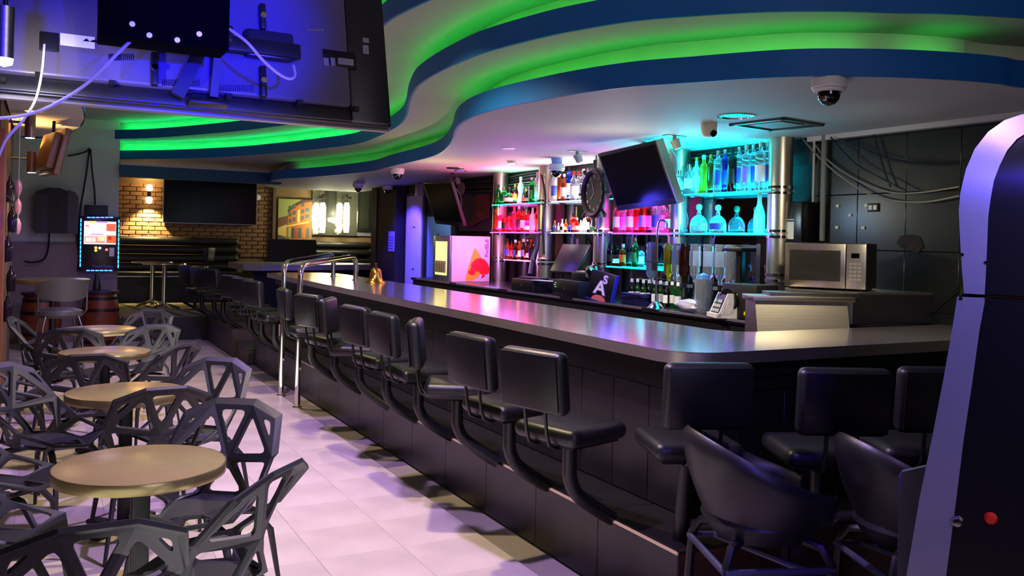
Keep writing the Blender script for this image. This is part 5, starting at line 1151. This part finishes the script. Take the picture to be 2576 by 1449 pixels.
# ceiling lobe lit orange
_l = [atZ(x, y, 2.62) for x, y in ((60, 232), (150, 238), (192, 252), (208, 275), (212, 298), (200, 320), (165, 338), (125, 345))]
Lb = [(-1.5, 6.0)]+[(q.x, q.y) for q in _l]+[(-.28, _l[-1].y+.1), (-.28, 7.68), (-1.5, 7.68)]
MB().prism([(x, y, 0) for x, y in Lb], (0, 0, 2.62), (0, 0, 2.74)).obj('tier_panel', PLAST, ce, smooth=0)
lo_ = [Vector((x, y, 2.418)) for x, y in smoothc([Vector((a_[0], a_[1], 0)) for a_ in Lb], 4) for _ in (0,)] if False else [Vector((v.x, v.y, 2.618)) for v in smoothc([Vector((a_[0], a_[1], 0)) for a_ in Lb], 4)]
MB().strip([v+Vector((.005, 0, 0)) for v in lo_], [v+Vector((.005, 0, .14)) for v in lo_]).obj('fascia', BLUE, ce)
# small tilted television lit orange from behind
p = atD(140, 385, 8.3)
t = thing('television', 'small tilted television, its back lit orange, hanging at the left', 'television', p); t.rotation_euler = (radians(13), 0, radians(103))
MB().bb((-.27, -.02, -.22), (.27, .03, .22), .008).obj('casing', mat('tv shell', (.45, .33, .22), .4), t); MB().bb((-.22, .03, -.18), (.22, .10, .17), .02).obj('back_housing', mat('tv shell', (.45, .33, .22), .4), t); MB().bb((-.26, -.024, -.20), (.26, -.02, .21)).obj('screen', SCREEN, t)  # orange light on the back is put into the shell colour
MB().cyl((0, .05, .1), (-.05, .1, .3), .015).obj('mount_arm', BLACKM, t)
# orange lit partition post and string of foil decorations
tag(link('timber_post', MB().bb((-.06, -.05, 0), (.05, .05, 2.35), .004).mesh('timber_post', mat('orange timber', (.50, .30, .16), .5, noise=.2)), None, (atD(25, 300, 8.0).x-.02, 7.63, 0)), 'narrow timber post lit orange on the partition edge', 'post')
PF = mat('pink foil', (.85, .62, .62), .35, .3); DG = mat('dark shiny glass', (.10, .07, .10), .12)
for i, z in enumerate((1.98, 1.80, 1.62)):
    p = atD(44, 600, 8.1); t = tag(link('foil_twist', MB().lathe([(0, -.08), (.012, -.07), (.026, -.03), (.028, .03), (.012, .07), (0, .08)], n=8, sx=1, sy=.5).mesh('foil_twist', PF), None, (p.x, p.y, z)), '%s hanging pink and white twist on the left partition' % ['top', 'middle', 'bottom'][i], 'decoration', 'hanging twists on the partition')
    MB().cyl((0, 0, .07), (0, 0, .64 if i == 0 else .105), .004, n=6).obj('cord', CABLE, t)
for i, (px, z) in enumerate(((22, 1.95), (30, 1.68), (20, 1.41), (30, 1.14), (22, .87))):
    p = atD(px, 600, 7.9); t = tag(link('hanging_bottle', MB().lathe([(0, -.12), (.035, -.11), (.04, 0), (.035, .05), (.014, .09), (.013, .12), (0, .12)], n=12).mesh('hanging_bottle', DG), None, (p.x, p.y, z)), 'dark shiny bottle hung on the partition, %s from the top' % ORD[i], 'bottle', 'dark bottles hung on the partition')
    MB().tube([(0, 0, .115), (0, .02, .16), (-.01, (7.7-p.y)*.8, .18), (-.01, 7.70-p.y, .18)], .004, 6).obj('hook', BLACKM, t)
# small steel cylinder spot in front of the large television
p = atD(12, 85, 1.95)
t = thing('spot_lamp', 'slim steel cylinder spot glaring at the upper left corner, before the large television', 'lamp', p)
MB().cyl((0, 0, -.055), (0, 0, .06), .019, n=20).obj('cylinder', STEEL, t); MB().cyl((0, 0, .06), (0, 0, ZM-p.z), .005, n=8).obj('stem', BLACKM, t)
MB().lathe([(0, -.057), (.018, -.057), (.016, -.068), (0, -.074)], n=18).obj('lens', glow('glaring lens', (1, .97, .75), 30), t)
lamp('SPOT', p+Vector((0.0, 0, -.085)), (1, .95, .7), 9, .02, p+Vector((.10, .30, -.13)), ang=95, blend=.8)
# ceiling panel seen under the big television
p = atZ(335, 262, ZM)
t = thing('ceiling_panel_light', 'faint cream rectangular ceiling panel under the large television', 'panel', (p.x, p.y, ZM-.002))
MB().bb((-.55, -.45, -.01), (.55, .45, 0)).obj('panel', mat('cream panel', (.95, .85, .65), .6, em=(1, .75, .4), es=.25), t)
